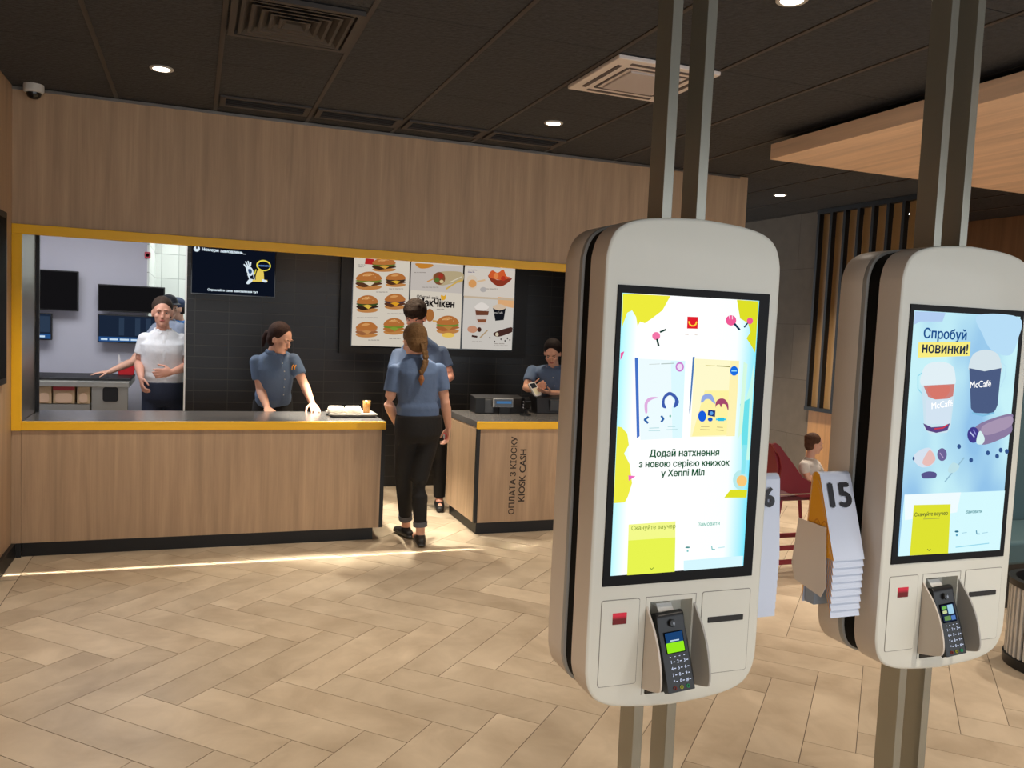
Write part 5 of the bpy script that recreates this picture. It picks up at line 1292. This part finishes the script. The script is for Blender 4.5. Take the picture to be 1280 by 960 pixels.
# 3 woman leaning over the left counter
Y3 = 7.24; f3_ = (.45, -.90)
J = dict(pelvis=P(341, 512, Y3+.16), chest=P(343, 466, Y3+.03), neck=P(343, 439.5, Y3-.03), head=P(351, 423.5, Y3-.09),
         sR=P(321, 449, Y3+.03), sL=P(366.5, 447, Y3-.05), eR=P(326, 488, Y3+.0), wR=P(334, 510, Y3-.16), eL=P(380, 480, Y3-.12), wL=P(390.5, 505, Y3-.20))
stand(J, J['pelvis'], f3_, 1.0)
person('woman with dark ponytail leaning on the left counter beside the tray', f3_, J, .98, True, (52, 34, 30), headdir=Vector((.68, -.62, -.36)), hairstyle='ponytail', logo=True, shirt=(96, 118, 150), vox=.007,
       hands={'R': dict(d=(.1, -.9, -.25), n=(0, -.2, -1), t=(1, 0, 0), curl=.2), 'L': dict(d=(.1, -.9, -.3), n=(0, -.2, -1), t=(-1, 0, 0), curl=.2)})
# 4 cashier with handheld reader
Y4 = 7.32; f4_ = (-.5, -.86)
J = dict(pelvis=P(700, 530, Y4+.05), chest=P(694, 480, Y4), neck=P(692, 458, Y4-.03), head=P(690.5, 441, Y4-.08),
         sR=P(665.5, 461, Y4+.05), sL=P(715, 462, Y4-.12), eR=P(657.5, 485, Y4-.03), wR=P(667, 487, Y4-.19), eL=P(712, 494, Y4-.20), wL=P(687, 491, Y4-.32))
stand(J, J['pelvis'], f4_, .95)
person('woman cashier looking down at a white handheld reader, half behind the left kiosk', f4_, J, .94, True, (34, 26, 26), headdir=Vector((-.45, -.72, -.55)), hairstyle='tied', shirt=(96, 118, 150), vox=.0075,
       hands={'R': dict(d=(.35, -.75, .35), n=(.6, .2, .3), t=(.5, -.3, .8), curl=.5), 'L': dict(d=(-.9, -.3, .15), n=(0, .2, 1), t=(0, -.6, .8), curl=.3)})
hrp = P(668.5, 487, Y4-.30)
hr2 = empty('handheld_reader', tuple(hrp), 'white handheld card reader held by the cashier behind the left kiosk', 'card reader')
T = Matrix.Translation(hrp) @ Matrix.Rotation(math.radians(-38), 4, 'X') @ Matrix.Rotation(math.radians(-18), 4, 'Y')
MB().prism(rrect(-.036, .036, -.075, .075, .014), -.012, .012, 'Y', M=T).build('body', mat('reader_white', (232, 230, 226), .35), hr2, bevel=.003)
MB().prism(rrect(-.027, .027, .012, .062, .004), -.0135, -.011, 'Y', M=T).build('display', mat('reader_dark', (50, 56, 66), .2), hr2)
kk = MB()
kkp = MB().prism(rrect(-.026, .026, -.062, .004, .004), -.0132, -.011, 'Y', M=T).build('keypad', mat('reader_cream', (226, 222, 190), .4), hr2)
# 5 man in the white shirt
Y5 = 8.70; f5_ = (.08, -1)
J = dict(pelvis=P(205, 490, Y5+.03), chest=P(205, 438, Y5), neck=P(204, 412.5, Y5-.02), head=P(203, 390.5, Y5-.05),
         sR=P(181.5, 421, Y5), sL=P(227.5, 422, Y5), eR=P(173.5, 454, Y5+.02), wR=P(176.5, 472, Y5-.20), eL=P(234, 458, Y5-.05), wL=P(215, 465, Y5-.24))
stand(J, J['pelvis'], f5_, 1.06, .11)
person('man in white short-sleeved shirt and dark jeans standing in the kitchen', f5_, J, 1.12, False, (60, 46, 38), headdir=Vector((.05, -1, -.06)), hairstyle='short', shirt=(226, 226, 228), trousers=(26, 34, 54), vox=.008,
       hands={'R': dict(d=(.15, -.5, -1), n=(1, .2, 0), t=(0, -1, .2), curl=.6), 'L': dict(d=(-1, -.25, -.12), n=(0, 1, 0), t=(0, .1, 1), curl=.45)}, skin=mat('skin_ruddy', (214, 156, 132), .5))
# 6, 7 capped kitchen workers
Y6 = 9.42; f6_ = (-.6, -.8)
J = dict(pelvis=P(212, 470, Y6), chest=P(211, 428, Y6), neck=P(210, 401, Y6), head=P(211.5, 384, Y6-.03),
         sR=P(196, 408, Y6+.05), sL=P(226, 408, Y6-.1), eR=P(166, 452, Y6-.25), wR=P(136, 465, Y6-.35), eL=P(228, 435, Y6-.1), wL=P(222, 455, Y6-.2))
stand(J, J['pelvis'], f6_, 1.05)
person('capped kitchen worker behind the man in white, one arm reaching onto the prep counter', f6_, J, 1.0, False, (50, 36, 30), headdir=Vector((.4, -.9, -.1)), hairstyle='cap', cap=(28, 30, 40), shirt=(150, 160, 180), vox=.009,
       hands={'R': dict(d=(-1, -.25, -.10), n=(0, 0, -1), t=(0, -1, 0), curl=.15)})
Y7 = 10.4; f7_ = (.5, -.85)
J = dict(pelvis=P(228, 460, Y7), chest=P(227, 424, Y7), neck=P(224, 401, Y7), head=P(220.5, 386, Y7-.03),
         sR=P(213, 407, Y7), sL=P(240, 407, Y7), eR=P(212, 430, Y7-.05), wR=P(216, 448, Y7-.2), eL=P(244, 432, Y7-.05), wL=P(236, 450, Y7-.2))
stand(J, J['pelvis'], f7_, 1.05)
person('kitchen worker in bright blue shirt and navy cap at the white tiles', f7_, J, 1.0, False, (40, 30, 28), headdir=Vector((-.8, -.5, -.1)), hairstyle='cap', cap=(34, 52, 88), shirt=(70, 130, 200), vox=.009)
# 8 toddler in the high chair
Y8 = 4.985; f8_ = (.85, -.35); s8 = .60
def vv(x, y, Y): return PY(x, y, Y)
J = dict(pelvis=vv(1010, 607, Y8), chest=vv(1012, 586, Y8), neck=vv(1013, 573.5, Y8), head=vv(1018, 555, Y8),
         sR=vv(1005, 580, Y8-.10), sL=vv(1020, 579, Y8+.10), eR=vv(1010, 597, Y8-.13), wR=vv(1024, 601, Y8-.12), eL=vv(1028, 596, Y8+.12), wL=vv(1036, 600, Y8+.06))
pl_ = J['pelvis']; r8 = Vector((-.35, -.85, 0)).normalized(); f8v = Vector((.92, -.38, 0)).normalized()
for k, q_ in (('L', -1), ('R', 1)):
    J['k'+k] = pl_+f8v*.19+r8*q_*.06+Vector((0, 0, .015)); J['a'+k] = pl_+f8v*.22+r8*q_*.07-Vector((0, 0, .15))
person('toddler in pale shirt sitting in the dark red high chair, turned right', f8_, J, s8, False, (88, 60, 44), headdir=Vector((.82, -.40, -.12)), hairstyle='bun', shirt=(214, 206, 198), trousers=(60, 56, 62), shoes=(150, 140, 140), vox=.006)
# ================================================================ WORLD AND LIGHTS
wd_ = bpy.data.worlds.new('world'); SC.world = wd_; wd_.use_nodes = True
wd_.node_tree.nodes['Background'].inputs[0].default_value = (0.90, 0.95, 1.0, 1); wd_.node_tree.nodes['Background'].inputs[1].default_value = 1.9
area(-1.1, 8.2, 2.8, 1.6, 1.0, 30, (.93, .96, 1), name='kitchen_lamp_or_fill')
area(.2, 10.6, 2.8, 1.0, .8, 15, (.97, 1, .98), name='kitchen_lamp_or_fill')
for x, y, en in ((1.25, 7.0, 110), (1.9, 7.5, 110), (.3, 7.3, 50), (3.2, 7.3, 70)):
    spot(x, y, 2.84, en, 80, .6, (1, .82, .6), .04, 'counter_lamp')
area(-.7, 7.7, 2.8, 1.4, .5, 15, (.95, .97, 1), name='kitchen_lamp_or_fill')  # added fill, lights the man in the white shirt from the front
area(1.4, 5.93, 3.085, 5.0, .02, 2.2, (1, .93, .78), name='floor_line_light', spread=1.2)  # added narrow beam that draws the bright floor line, no fitting there
spot(1.62, 6.62, 2.14, 90, 95, .6, (1, .93, .78), .03, 'soffit_lamp')
spot(1.20, 6.70, 2.14, 330, 60, .5, (1, .93, .78), .03, 'soffit_lamp')
